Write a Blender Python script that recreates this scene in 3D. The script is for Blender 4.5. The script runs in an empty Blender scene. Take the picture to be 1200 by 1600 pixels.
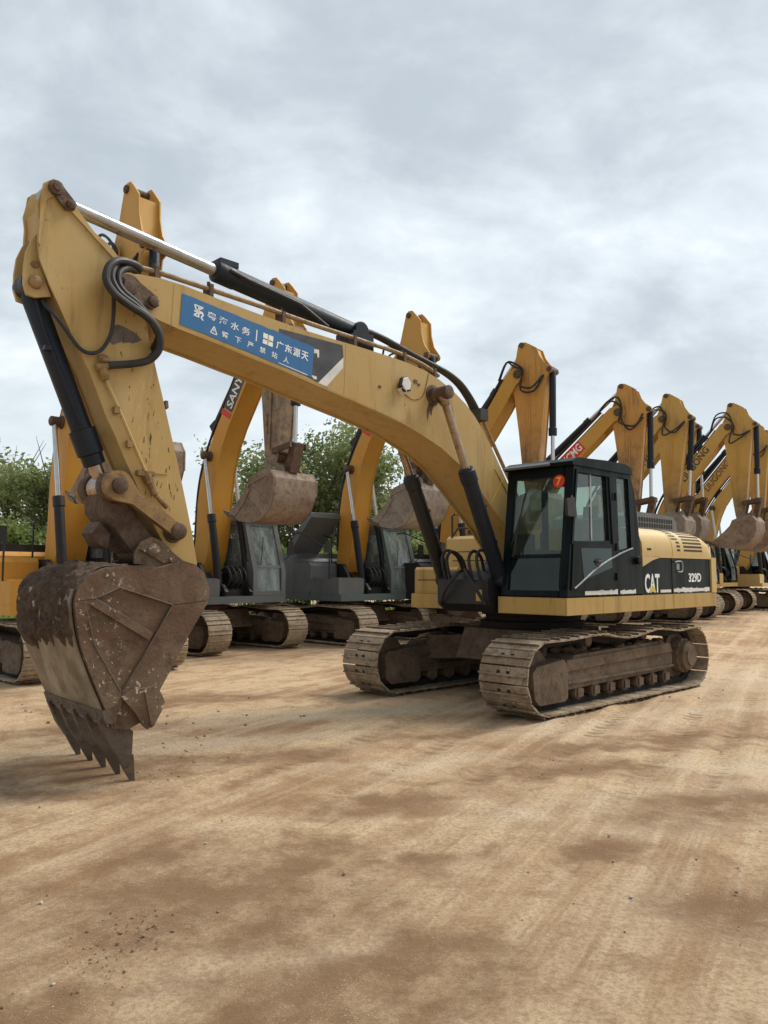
import bpy, bmesh, math, random
from mathutils import Vector, Matrix, noise
R = math.radians
scene = bpy.context.scene
COL = scene.collection
random.seed(7)

# ------------------------------------------------------------------ helpers
class MB:
    """collects shapes and links them as ONE mesh object"""
    def __init__(s, xf=None):
        s.v = []; s.f = []; s.m = []; s.xf = xf; s.marks = [0]
    def raw(s, vs, fs, mi=0):
        o = len(s.v)
        s.v += [tuple(p) for p in vs]
        for f in fs:
            s.f.append([o + i for i in f]); s.m.append(mi)
        return s
    def bm(s, b, mi=0, fn=None):
        bmesh.ops.recalc_face_normals(b, faces=b.faces[:])
        b.verts.index_update()
        vs = [v.co.copy() for v in b.verts]
        if fn: vs = [fn(p) for p in vs]
        s.raw(vs, [[v.index for v in f.verts] for f in b.faces], mi)
        b.free(); return s
    def prism(s, pts, a, b, ax='y', bev=0.0, mi=0, fn=None, seg=1):
        """pts 2-D polygon extruded a..b along ax.  y: pts=(x,z)  x: pts=(y,z)  z: pts=(x,y)"""
        t = bmesh.new()
        def P(p, h):
            return (p[0], h, p[1]) if ax == 'y' else ((h, p[0], p[1]) if ax == 'x' else (p[0], p[1], h))
        A = [t.verts.new(P(p, a)) for p in pts]; B = [t.verts.new(P(p, b)) for p in pts]
        t.faces.new(A); t.faces.new(B[::-1]); n = len(pts)
        for i in range(n): t.faces.new((A[i], B[i], B[(i+1) % n], A[(i+1) % n]))
        if bev:
            ed = [e for e in t.edges if len(e.link_faces) == 2 and e.calc_face_angle(0) > 0.35]
            bmesh.ops.bevel(t, geom=ed, offset=bev, segments=seg, affect='EDGES', profile=0.5, clamp_overlap=True)
        return s.bm(t, mi, fn)
    def box(s, x0, x1, y0, y1, z0, z1, bev=0.0, mi=0, fn=None, seg=1):
        return s.prism([(x0, z0), (x1, z0), (x1, z1), (x0, z1)], y0, y1, 'y', bev, mi, fn, seg)
    def lathe(s, p0, p1, prof, n=20, mi=0):
        """prof: (distance along axis, radius)"""
        p0 = Vector(p0); p1 = Vector(p1); d = (p1 - p0).normalized()
        u = d.orthogonal().normalized(); w = d.cross(u)
        vs = []; fs = []
        for t, r in prof:
            for k in range(n):
                a = 2*math.pi*k/n
                vs.append(p0 + d*t + (u*math.cos(a) + w*math.sin(a))*r)
        for i in range(len(prof)-1):
            for k in range(n):
                fs.append((i*n+k, i*n+(k+1) % n, (i+1)*n+(k+1) % n, (i+1)*n+k))
        fs.append(tuple(range(n))[::-1]); fs.append(tuple((len(prof)-1)*n+k for k in range(n)))
        return s.raw(vs, fs, mi)
    def cyl(s, p0, p1, r, n=20, b=0.0, mi=0):
        L = (Vector(p1) - Vector(p0)).length
        if b: return s.lathe(p0, p1, [(0, r-b), (b, r), (L-b, r), (L, r-b)], n, mi)
        return s.lathe(p0, p1, [(0, r), (L, r)], n, mi)
    def tube(s, path, r, n=8, mi=0, smooth=0):
        P = [Vector(p) for p in path]
        if smooth: P = catmull(P, smooth)
        vs = []; fs = []; up = None
        for i, p in enumerate(P):
            d = (P[min(i+1, len(P)-1)] - P[max(i-1, 0)]).normalized()
            u = d.orthogonal().normalized() if up is None else (up - d*up.dot(d)).normalized()
            up = u; w = d.cross(u)
            rr = r[i] if isinstance(r, (list, tuple)) else r
            for k in range(n):
                a = 2*math.pi*k/n; vs.append(p + (u*math.cos(a) + w*math.sin(a))*rr)
        m = len(P)
        for i in range(m-1):
            for k in range(n):
                fs.append((i*n+k, i*n+(k+1) % n, (i+1)*n+(k+1) % n, (i+1)*n+k))
        fs.append(tuple(range(n))[::-1]); fs.append(tuple((m-1)*n+k for k in range(n)))
        return s.raw(vs, fs, mi)
    def bar(s, a, b, w, y0, y1, bev=0.0, mi=0):
        """straight bar in the x-z plane from a to b, width w, spanning y0..y1"""
        a = Vector(a); b = Vector(b); d = (b-a).normalized(); q = Vector((-d.y, d.x))*w/2
        return s.prism([a-q, b-q, b+q, a+q], y0, y1, 'y', bev, mi)
    def sheet(s, prof, t, y0, y1, mi=0, ny=1):
        """thick bent plate: open profile (x,z) with thickness t (to its left), swept y0..y1"""
        P = [Vector(p) for p in prof]; Q = []
        for i, p in enumerate(P):
            d = (P[min(i+1, len(P)-1)] - P[max(i-1, 0)]).normalized()
            Q.append(p + Vector((-d.y, d.x))*t)
        pts = P + Q[::-1]
        return s.prism(pts, y0, y1, 'y', 0, mi)
    def cut(s):
        """what follows becomes an object of its own, under the same name"""
        s.marks.append(len(s.f)); return s
    def build(s, name, mats, parent=None, smooth=35):
        mk = [k for k in s.marks if k < len(s.f)] + [len(s.f)]
        if len(mk) > 2:
            for a, c in zip(mk, mk[1:]):
                t = MB(s.xf); ids = {}
                for f, m in zip(s.f[a:c], s.m[a:c]):
                    t.f.append([ids.setdefault(i, len(ids)) for i in f]); t.m.append(m)
                t.v = [s.v[i] for i in ids]; o = t.build(name, mats, parent, smooth)
            return o
        me = bpy.data.meshes.new(name)
        vs = s.v if s.xf is None else [tuple(s.xf @ Vector(p)) for p in s.v]
        me.from_pydata(vs, [], s.f); me.validate(); me.update()
        for m in (mats if isinstance(mats, (list, tuple)) else [mats]): me.materials.append(m)
        if len(me.polygons) == len(s.m): me.polygons.foreach_set('material_index', s.m)
        if smooth:
            me.polygons.foreach_set('use_smooth', [True]*len(me.polygons)); me.set_sharp_from_angle(angle=R(smooth))
        o = bpy.data.objects.new(name, me); COL.objects.link(o)
        if parent: o.parent = parent
        return o

def catmull(P, k):
    out = []
    for i in range(len(P)-1):
        a = P[max(i-1, 0)]; b = P[i]; c = P[i+1]; d = P[min(i+2, len(P)-1)]
        for j in range(k):
            t = j/k
            out.append(0.5*((2*b) + (c-a)*t + (2*a-5*b+4*c-d)*t*t + (3*b-a-3*c+d)*t**3))
    out.append(P[-1]); return out

def arc(c, r, a0, a1, n=8):
    return [(c[0]+r*math.cos(R(a0+(a1-a0)*i/n)), c[1]+r*math.sin(R(a0+(a1-a0)*i/n))) for i in range(n+1)]

def inset(pts, d):
    """shrink a polygon (either winding) by d"""
    n = len(pts); A = sum(pts[i][0]*pts[(i+1) % n][1]-pts[(i+1) % n][0]*pts[i][1] for i in range(n))
    sg = 1 if A > 0 else -1; out = []
    for i in range(n):
        p = Vector(pts[i]); a = (p-Vector(pts[i-1])); b = (Vector(pts[(i+1) % n])-p)
        if a.length < 1e-6 or b.length < 1e-6: out.append(tuple(p)); continue
        a.normalize(); b.normalize()
        na = Vector((-a.y, a.x))*sg; nb = Vector((-b.y, b.x))*sg; m = (na+nb)
        m = m.normalized() if m.length > 1e-3 else na
        out.append(tuple(p + m*d/max(0.5, m.dot(na))))
    return out

def thing(name, label, cat, loc=(0, 0, 0), rotz=0, group=None):
    o = bpy.data.objects.new(name, None); COL.objects.link(o)
    o.location = loc; o.rotation_euler = (0, 0, rotz); o.empty_display_size = 0.3
    o['label'] = label; o['category'] = cat
    if group: o['group'] = group
    return o
def tag(o, label, cat, group=None):
    o['label'] = label; o['category'] = cat
    if group: o['group'] = group
    return o

_txt = {}
def text_faces(body, bold=0.0):
    """2-D triangles of a text, normalised to its bounding box 0..1"""
    if (body, bold) in _txt: return _txt[(body, bold)]
    c = bpy.data.curves.new('txt', 'FONT'); c.body = body; c.offset = bold; c.resolution_u = 3
    o = bpy.data.objects.new('txt', c); COL.objects.link(o)
    me = bpy.data.meshes.new_from_object(o.evaluated_get(bpy.context.evaluated_depsgraph_get()))
    vs = [v.co.copy() for v in me.vertices]; fs = [tuple(p.vertices) for p in me.polygons]
    bpy.data.objects.remove(o); bpy.data.curves.remove(c); bpy.data.meshes.remove(me)
    x0 = min(v.x for v in vs); x1 = max(v.x for v in vs); y0 = min(v.y for v in vs); y1 = max(v.y for v in vs)
    r = ([((v.x-x0)/(x1-x0), (v.y-y0)/(y1-y0)) for v in vs], fs)
    _txt[(body, bold)] = r; return r
def put_text(mb, body, fn, mi=0, bold=0.0):
    vs, fs = text_faces(body, bold)
    mb.raw([fn(u, v) for u, v in vs], fs, mi)

# ------------------------------------------------------------------ materials
def nodes(name):
    m = bpy.data.materials.new(name); m.use_nodes = True
    nt = m.node_tree; nt.nodes.clear()
    out = nt.nodes.new('ShaderNodeOutputMaterial'); b = nt.nodes.new('ShaderNodeBsdfPrincipled')
    nt.links.new(b.outputs[0], out.inputs[0])
    return m, nt, b, out
class NT:
    def __init__(s, nt): s.nt = nt; s.L = nt.links.new; s.tc = nt.nodes.new('ShaderNodeTexCoord')
    def map(s, scale, rot=0, src='Object'):
        n = s.nt.nodes.new('ShaderNodeMapping'); n.inputs['Scale'].default_value = scale
        n.inputs['Rotation'].default_value = (0, 0, rot)
        s.L(s.tc.outputs[src], n.inputs[0]); return n.outputs[0]
    def noise(s, vec, scale, detail=6, rough=0.6, dist=0.0):
        n = s.nt.nodes.new('ShaderNodeTexNoise'); n.inputs['Scale'].default_value = scale
        n.inputs['Detail'].default_value = detail; n.inputs['Roughness'].default_value = rough
        n.inputs['Distortion'].default_value = dist
        s.L(vec, n.inputs['Vector']); return n.outputs['Fac']
    def ramp(s, fac, a, b, lo=0.0, hi=1.0):
        n = s.nt.nodes.new('ShaderNodeMapRange'); n.interpolation_type = 'SMOOTHSTEP'
        n.inputs['From Min'].default_value = a; n.inputs['From Max'].default_value = b
        n.inputs['To Min'].default_value = lo; n.inputs['To Max'].default_value = hi
        s.L(fac, n.inputs['Value']); return n.outputs['Result']
    def mul(s, a, b, op='MULTIPLY'):
        n = s.nt.nodes.new('ShaderNodeMath'); n.operation = op
        for i, x in enumerate((a, b)):
            if isinstance(x, (int, float)): n.inputs[i].default_value = x
            else: s.L(x, n.inputs[i])
        return n.outputs[0]
    def mix(s, fac, a, b):
        n = s.nt.nodes.new('ShaderNodeMix'); n.data_type = 'RGBA'
        for sock, x in ((n.inputs['Factor'], fac), (n.inputs['A'], a), (n.inputs['B'], b)):
            if isinstance(x, (int, float)): sock.default_value = x
            elif isinstance(x, tuple): sock.default_value = (*x, 1)
            else: s.L(x, sock)
        return n.outputs['Result']
    def bump(s, h, strength, dist, bsdf, prev=None):
        n = s.nt.nodes.new('ShaderNodeBump'); n.inputs['Strength'].default_value = strength
        n.inputs['Distance'].default_value = dist; s.L(h, n.inputs['Height'])
        if prev: s.L(prev, n.inputs['Normal'])
        s.L(n.outputs[0], bsdf.inputs['Normal']); return n.outputs[0]

def paint(name, col, fade=(.5, .4, .3), grime=(.10, .075, .05), rust=(.09, .04, .022), rough=.45,
          a_fade=.35, a_grime=.55, a_rust=.6, gthr=.55, rthr=.66, seed=0.0, spec=.4, low=None, scr=.22):
    """weathered paint: faded clouds, rain streaks of grime, chipped rusty specks"""
    m, nt, b, out = nodes(name); N = NT(nt)
    o = N.map((1, 1, 1)); st = N.map((3.2, 3.2, .35))
    n1 = N.noise(o, 1.3+seed, 8, .62); n2 = N.noise(st, 2.1+seed, 8, .7, .3); n3 = N.noise(o, 19+seed, 6, .7); n4 = N.noise(o, 4.3+seed, 9, .72)
    c = N.mix(N.mul(N.ramp(n1, .35, .75), a_fade), col, fade)
    c = N.mix(N.mul(N.ramp(n2, gthr, gthr+.22), a_grime), c, grime)
    c = N.mix(N.mul(N.ramp(n4, .58, .76), a_grime*.8), c, grime)
    c = N.mix(N.mul(N.ramp(N.mul(n3, N.ramp(n4, .3, .7, .75, 1.05)), rthr, rthr+.05), a_rust), c, rust)
    if scr:      # fine scuffs
        n7 = N.noise(N.map((26, 26, 3)), 2.0, 4, .6, .8); n8 = N.noise(o, 1.1, 4, .5)
        c = N.mix(N.mul(N.mul(N.ramp(n7, .60, .70), N.ramp(n8, .40, .62)), scr), c, tuple(min(1, x*1.5+.03) for x in fade))
    if low:      # dried earth splashed up from the lower end
        sx = nt.nodes.new('ShaderNodeSeparateXYZ'); nt.links.new(o, sx.inputs[0])
        zz = N.mul(sx.outputs['Z'], N.mul(n1, 2.2), 'ADD')
        c = N.mix(N.mul(N.ramp(zz, low[1]+1.1, low[0]+1.1, 1, 0), N.ramp(n4, .25, .6, .55, 1)), c, N.mix(N.ramp(n4, .4, .65), low[2], low[3]))
    nt.links.new(c, b.inputs['Base Color'])
    nt.links.new(N.ramp(n2, .3, .8, rough, min(1, rough+.35)), b.inputs['Roughness'])
    b.inputs['Specular IOR Level'].default_value = spec
    N.bump(n4, .12, .01, b)
    return m

def dirtmetal(name, c1, c2, c3, s=3.0, rough=.8, bump=.5, spl=None, metal=0.0, thr=.5, dist=.02):
    """earthy worn metal / mud: three tones, optional pale splatter"""
    m, nt, b, out = nodes(name); N = NT(nt); o = N.map((1, 1, 1))
    n1 = N.noise(o, s, 9, .65, .4); n2 = N.noise(o, s*4.2, 8, .7); n3 = N.noise(o, s*14, 6, .7)
    c = N.mix(N.ramp(n1, thr-.14, thr+.14), c1, c2)
    c = N.mix(N.mul(N.ramp(n2, .48, .68), .75), c, c3)
    if spl:
        n5 = N.noise(o, 21, 4, .6, .8); n6 = N.noise(o, 1.9, 4, .5); n8 = N.noise(o, 5.5, 7, .7, .5)
        c = N.mix(N.mul(N.ramp(n5, .615, .66), N.ramp(n6, .40, .58)), c, spl)
        c = N.mix(N.mul(N.ramp(n8, .62, .70), .45), c, tuple(x*.62 for x in spl))
    nt.links.new(c, b.inputs['Base Color']); b.inputs['Metallic'].default_value = metal
    nt.links.new(N.ramp(n2, .3, .7, rough-.15, min(1, rough+.1)), b.inputs['Roughness'])
    b.inputs['Specular IOR Level'].default_value = .3
    N.bump(N.mul(n3, N.mul(n1, 1.0), 'ADD'), bump, dist, b)
    return m

def plain(name, col, rough=.5, metal=0.0, var=.25, spec=.4):
    m, nt, b, out = nodes(name); N = NT(nt); o = N.map((1, 1, 1))
    n = N.noise(o, 6, 8, .7)
    dk = tuple(x*(1-var) for x in col); lt = tuple(min(1, x*(1+var)+.01*var) for x in col)
    nt.links.new(N.mix(N.ramp(n, .3, .7), dk, lt), b.inputs['Base Color'])
    nt.links.new(N.ramp(n, .3, .7, max(.02, rough-.08), min(1, rough+.12)), b.inputs['Roughness'])
    b.inputs['Metallic'].default_value = metal; b.inputs['Specular IOR Level'].default_value = spec
    return m

def glass(name, tint, film=(.25, .28, .26), a_film=.18):
    m, nt, b, out = nodes(name); N = NT(nt); nt.nodes.remove(b)
    tr = nt.nodes.new('ShaderNodeBsdfTransparent'); tr.inputs[0].default_value = (*tint, 1)
    gl = nt.nodes.new('ShaderNodeBsdfGlossy'); gl.inputs['Roughness'].default_value = .03; gl.inputs[0].default_value = (.9, .95, .95, 1)
    df = nt.nodes.new('ShaderNodeBsdfDiffuse'); df.inputs[0].default_value = (*film, 1)
    lw = nt.nodes.new('ShaderNodeLayerWeight'); lw.inputs[0].default_value = .5
    refl = N.mul(N.mul(N.mul(lw.outputs['Facing'], 4.0, 'POWER'), .75), .035, 'ADD')
    m1 = nt.nodes.new('ShaderNodeMixShader'); m2 = nt.nodes.new('ShaderNodeMixShader')
    n = N.noise(N.map((2.0, 2.0, .8)), 2.5, 7, .65)
    nt.links.new(N.ramp(n, .35, .75, a_film*.3, a_film), m1.inputs[0])
    nt.links.new(tr.outputs[0], m1.inputs[1]); nt.links.new(df.outputs[0], m1.inputs[2])
    nt.links.new(refl, m2.inputs[0]); nt.links.new(m1.outputs[0], m2.inputs[1]); nt.links.new(gl.outputs[0], m2.inputs[2])
    nt.links.new(m2.outputs[0], out.inputs[0])
    return m

M = {}
M['yellow'] = paint('worn_ochre_paint', (.41, .265, .082), fade=(.46, .335, .155), grime=(.20, .125, .058), a_fade=.65, a_grime=.6, gthr=.52, scr=.45, a_rust=.75, rthr=.63)
M['yellow_low'] = paint('dusty_ochre_paint', (.42, .265, .072), fade=(.46, .335, .15), grime=(.20, .12, .06), a_grime=.75, gthr=.5)
M['hood'] = paint('faded_cream_yellow_paint', (.52, .36, .14), fade=(.58, .44, .21), grime=(.30, .20, .09), a_grime=.3, a_rust=.3, rough=.4)
M['black'] = paint('dusty_black_paint', (.003, .007, .008), fade=(.006, .013, .014), grime=(.028, .023, .018), a_fade=.6, a_grime=.22, a_rust=.2, rough=.28, spec=.12, scr=.05)
M['navy'] = paint('blue_black_cylinder_paint', (.007, .012, .021), fade=(.018, .024, .032), grime=(.07, .058, .045), a_grime=.35, rough=.35, a_rust=.35, spec=.3)
M['dcyl'] = paint('oily_black_paint', (.011, .011, .012), fade=(.03, .028, .025), grime=(.07, .055, .04), a_grime=.4, rough=.4, a_rust=.5)
M['chrome'] = plain('scuffed_chrome', (.55, .53, .50), .2, 1.0, .06)
M['darkpatch'] = plain('dark_brown_patch', (.10, .082, .062), .5, 0, .35)
M['chromed'] = plain('weathered_chrome', (.34, .335, .32), .26, 1.0, .10)
M['glassb'] = glass('painted_reflection_glass', (.70, .76, .74), film=(.40, .45, .45), a_film=.58)  # milky film paints bright reflections into the row machines' panes
M['trackt'] = dirtmetal('tan_dusted_track_steel', (.33, .25, .165), (.47, .375, .265), (.17, .125, .085), 4.5, .85, .6)
M['dchrome'] = plain('oiled_brown_rod', (.33, .26, .20), .28, 1.0, .3)
M['rubber'] = plain('hose_rubber', (.022, .022, .021), .6, 0, .5)
M['steelpipe'] = dirtmetal('dusty_pipe', (.22, .15, .08), (.30, .21, .12), (.12, .08, .05), 5, .6, .2)
M['track'] = dirtmetal('dusty_track_steel', (.24, .175, .115), (.40, .315, .22), (.115, .08, .054), 4.5, .8, .6)
M['trackf'] = dirtmetal('muddy_frame_steel', (.105, .072, .047), (.175, .125, .085), (.06, .042, .03), 2.4, .85, .5)
M['trackd'] = plain('grease_and_hole_shade', (.02, .016, .013), .9)  # near-black for greasy parts, and for shade painted into holes and slots
M['bucket'] = dirtmetal('rusty_bucket_steel', (.110, .060, .034), (.160, .108, .068), (.060, .042, .028), 1.9, .72, .6, spl=(.50, .43, .34))
M['bucketb'] = dirtmetal('scoured_bucket_back', (.115, .084, .055), (.31, .265, .195), (.13, .10, .068), .85, .45, .3, thr=.47)
M['tooth'] = dirtmetal('worn_tooth_steel', (.085, .064, .046), (.13, .10, .075), (.055, .042, .032), 3, .55, .3)
M['mud'] = dirtmetal('caked_mud', (.115, .073, .050), (.18, .122, .086), (.068, .043, .030), 5, .95, 1.0, dist=.05)
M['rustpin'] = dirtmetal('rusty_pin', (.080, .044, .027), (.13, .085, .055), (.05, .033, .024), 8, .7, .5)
M['rustyel'] = dirtmetal('scraped_yellow_steel', (.29, .18, .07), (.17, .10, .05), (.085, .048, .028), 3.2, .7, .4, thr=.55)
M['blue'] = paint('blue_banner', (.022, .125, .30), fade=(.04, .16, .34), a_fade=.4, a_grime=.15, a_rust=0, rough=.45)
M['white'] = plain('white_vinyl', (.75, .76, .74), .5, 0, .08)
M['grey_l'] = plain('pale_grey_vinyl', (.62, .61, .57), .5, 0, .12)
M['decal'] = plain('dark_slate_vinyl', (.045, .045, .05), .45, 0, .3)
M['red'] = plain('red_sticker', (.55, .035, .012), .4, 0, .1)
M['amber'] = plain('amber_numeral', (.85, .42, .06), .4, 0, .05)
M['lime'] = plain('yellow_triangle', (.55, .45, .03), .5, 0, .1)
M['glass'] = glass('tinted_cab_glass', (.74, .81, .765), film=(.16, .19, .17), a_film=.12)
M['glassd'] = glass('dark_cab_glass', (.36, .46, .42), film=(.035, .05, .046), a_film=.25)
M['seat'] = plain('dark_seat_cloth', (.018, .019, .02), .85)
M['trim'] = plain('silver_trim', (.30, .32, .31), .4, .3)
M['greyp'] = paint('dusty_grey_paint', (.105, .112, .113), fade=(.20, .20, .19), grime=(.12, .10, .08), a_grime=.5, a_rust=.3)
M['tealgrey'] = paint('green_grey_paint', (.085, .115, .11), fade=(.15, .17, .16), grime=(.10, .085, .065), a_grime=.5, a_rust=.3)
M['vent'] = plain('vent_shadow', (.035, .026, .016), .8)
M['orange'] = paint('orange_yellow_paint', (.53, .25, .028), fade=(.55, .32, .07), grime=(.26, .13, .04), a_grime=.35)
M['amberp'] = paint('golden_paint', (.49, .26, .042), fade=(.52, .32, .09), grime=(.23, .13, .05), a_grime=.45)
M['sand'] = paint('sandy_yellow_paint', (.50, .30, .070), fade=(.54, .37, .14), grime=(.25, .16, .08), a_grime=.5)
EARTH = ((.24, .175, .125), (.12, .09, .066))
M['dustarm'] = paint('dust_caked_arm_paint', (.50, .27, .05), fade=(.48, .32, .12), grime=(.20, .12, .06), a_grime=.6, low=(7.1, 5.6, *EARTH))
M['sandarm'] = paint('sandy_arm_paint', (.50, .29, .065), fade=(.52, .36, .14), grime=(.19, .115, .055), a_grime=.7, gthr=.5, low=(5.2, 3.6, (.26, .17, .09), (.13, .085, .05)))
M['ambarm'] = paint('golden_arm_paint', (.52, .25, .045), fade=(.53, .33, .12), grime=(.16, .10, .055), a_grime=.75, gthr=.48, rthr=.60, low=(6.0, 3.8, (.30, .19, .10), (.12, .08, .05)))
M['bgbucket'] = dirtmetal('clay_caked_bucket', (.215, .155, .115), (.30, .23, .175), (.13, .092, .068), 1.8, .9, .6)
M['bgbucketg'] = dirtmetal('grey_clay_bucket', (.24, .20, .165), (.33, .285, .24), (.15, .122, .10), 1.8, .9, .6)
# ------------------------------------------------------------------ crawler track (used by every machine)
def make_track(root, y0, y1, xi, xs, zc, r, sag, n, mats, frame_mats, name='track', xf=None, detail=True, rollers=8):
    """closed chain of triple-grouser shoes round an idler (front, x=xi) and a sprocket (x=xs)"""
    pts = []
    pts += [(xi + r*math.cos(R(a)), zc + r*math.sin(R(a))) for a in range(-90, 91, 6)]
    top = catmull([Vector((xi, zc+r, 0)), Vector((xi-.55, zc+r+.02-sag*.3, 0)), Vector((xi*.35, zc+r+.03, 0)), Vector((xi*.35-.65, zc+r-sag, 0)),
                   Vector((xs*.42, zc+r+.03, 0)), Vector((xs+.45, zc+r-sag*.4, 0)), Vector((xs, zc+r, 0))], 8)
    pts += [(p.x, p.y) for p in top[1:-1]]
    pts += [(xs - r*math.cos(R(a)), zc + r*math.sin(R(a))) for a in range(90, -91, -6)]
    pts += [(xs + (xi-xs)*i/20, zc-r) for i in range(1, 20)]
    seg = []; L = 0
    for i in range(len(pts)):
        a = Vector(pts[i]); b = Vector(pts[(i+1) % len(pts)]); seg.append((L, a, b, (b-a).length)); L += (b-a).length
    mb = MB(xf); pitch = L/n
    def boxat(c, d, q, l, t0, t1, ya, yb, mi=0):
        vs = []
        for yy in (ya, yb):
            for (s_, t_) in ((-l/2, t0), (l/2, t0), (l/2, t1), (-l/2, t1)):
                p = c + d*s_ + q*t_; vs.append((p.x, yy, p.y))
        mb.raw(vs, [(0, 1, 2, 3), (7, 6, 5, 4), (0, 4, 5, 1), (1, 5, 6, 2), (2, 6, 7, 3), (3, 7, 4, 0)], mi)
    rnd = random.Random(int(y0*100)+n)
    k = 0
    for i in range(n):
        t = (i+.5)*pitch
        while seg[k][0]+seg[k][3] < t: k += 1
        a, b = seg[k][1], seg[k][2]; d = (b-a).normalized(); c = a + d*(t-seg[k][0]); q = Vector((d.y, -d.x))   # outward
        c = c + q*rnd.uniform(-.004, .004)
        boxat(c, d, q, pitch*.93, -.012, .010, y0, y1)
        for j, off in enumerate((-.40, -.05, .30)):
            boxat(c, d, q, pitch*.10, .010, .034 if j != 0 else .040, y0+.003, y1-.003)
        if detail:
            ym = (y0+y1)/2
            for yy in (ym-.095, ym+.045):
                boxat(c + d*pitch*.12, d, q, pitch*.20, .0105, .0125, yy, yy+.05, 1)  # dark plates paint the shade of the shoe holes
        ym = (y0+y1)/2
        for yy in (ym-.10, ym+.06): boxat(c, d, q, pitch*.98, -.10, -.012, yy, yy+.04, 1)
    tr = mb.build(name, mats, root, 0)
    ym = (y0+y1)/2
    f = MB(xf); zt = zc+r*.55; zb = zc-r*.42
    # beam, front yoke and top slope
    f.prism([(xi-.42, zb-.02), (xi-.50, zt-.20), (xi-.75, zt-.02), (xs+.75, zt+.03), (xs+.45, zt-.10), (xs+.45, zb+.10), (xs+.62, zb+.02)], ym-.20, ym+.20, 'y', .02)
    f.prism([(xi+.14, zb-.06), (xi+.17, zc+.06), (xi+.10, zc+.13), (xi-.46, zt-.05), (xi-.54, zt-.12), (xi-.54, zb-.10), (xi-.48, zb-.14), (xi+.04, zb-.14)], ym-.235, ym+.235, 'y', .015)
    f.prism([(xi-.541, zt-.20), (xi-.541, zt-.07), (xs+.55, zt-.01), (xs+.48, zt-.14)], ym-.228, ym+.228, 'y', .01)
    f.box(xs+.45, xi-.56, ym-.232, ym+.232, zb+.055, zb+.085, .006)
    fo = f.build('track_frame', frame_mats, tr)
    w = MB(xf); w.lathe((xi, ym-.10, zc), (xi, ym+.10, zc), [(0, r*.35), (0.01, r*.80), (.04, r*.86), (.16, r*.86), (.19, r*.80), (.2, r*.35)], 28)
    w.build('idler_wheel', frame_mats, tr)
    w = MB(xf); s_ = 1 if ym > 0 else -1
    w.lathe((xs, ym-.22*s_, zc), (xs, ym+.30*s_, zc), [(0, r*.5), (.2, r*.52), (.21, r*.85), (.26, r*.85), (.27, r*.62), (.40, r*.60), (.405, r*.52), (.47, r*.50), (.50, r*.36), (.52, r*.34)], 28)
    for k in range(12):
        a = 2*math.pi*k/12; w.cyl((xs+r*.56*math.cos(a), ym+.18*s_, zc+r*.56*math.sin(a)), (xs+r*.56*math.cos(a), ym+.195*s_, zc+r*.56*math.sin(a)), .018, 6)
    w.build('final_drive', frame_mats, tr)
    for k in range(rollers):
        x = xs+.62 + (xi-xs-1.1)*k/(rollers-1)
        w = MB(xf); w.lathe((x, ym-.20, zc-r+.17), (x, ym+.20, zc-r+.17), [(0, .05), (.02, .09), (.08, .092), (.085, .075), (.315, .075), (.32, .092), (.38, .09), (.4, .05)], 16)
        w.box(x-.06, x+.06, ym+.203, ym+.215, zc-r+.12, zc-r+.22); w.build('track_roller', frame_mats, tr)
    if detail:
        for x in (xi*.35, xs*.42):
            w = MB(xf); w.cyl((x, ym-.12, zc+r-.065), (x, ym+.12, zc+r-.065), .075, 16, .01); w.box(x-.05, x+.05, ym-.05, ym+.05, zt-.02, zc+r-.10); w.build('carrier_roller', frame_mats, tr)
        # heaps of dried earth lying on the frame
        w = MB(xf); rn = random.Random(5+int(ym*10))
        for k in range(26):
            b_ = w.cut(); x = rn.uniform(xs+.6, xi-.8); yy = ym+rn.uniform(-.16, .19); q = rn.uniform(.03, .085)
            bmx = bmesh.new(); bmesh.ops.create_icosphere(bmx, subdivisions=2, radius=q)
            w.bm(bmx, 0, lambda p, x=x, yy=yy, q=q: (p.x*1.5+x+noise.noise(p*14)*.02, p.y+yy, p.z*.6+zt+.02+noise.noise(p*17+Vector((x, 0, 0)))*.025))
        w.build('dirt_heap', M['mud'], tr)
    return tr

# ------------------------------------------------------------------ the main machine
MAIN = thing('excavator', 'large ochre and black excavator in front, blue banner on boom, muddy bucket resting on dirt', 'excavator',
             (2.194, 11.628, 0), math.atan2(-.69956, -.71457), 'excavators parked in the yard')
LOW = Matrix.Rotation(R(-1.07), 4, 'Z')
for s_ in (1, -1):
    y0, y1 = (.90, 1.60) if s_ > 0 else (-1.60, -.90)
    make_track(MAIN, y0, y1, 1.87, -1.87, .475, .425, .045, 49, [M['track'], M['trackd']], M['trackf'], xf=LOW)
b = MB(LOW)
b.prism([(-1.0, .50), (1.0, .50), (.8, .92), (-.8, .92)], -.62, .62, 'y', .03)
for sx in (1, -1):
    for sy in (1, -1):
        b.prism([(sx*.35, sy*.3), (sx*1.15, sy*1.06), (sx*.55, sy*1.06), (sx*.05, sy*.5)], .46, .80, 'z', .02)
cb = b.build('car_body', M['trackf'], MAIN)
b = MB(); b.lathe((0, 0, .90), (0, 0, 1.19), [(0, .72), (.03, .76), (.12, .76), (.13, .68), (.20, .68), (.21, .74), (.29, .74)], 40)
b.build('slew_ring', M['trackd'], cb)
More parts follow.
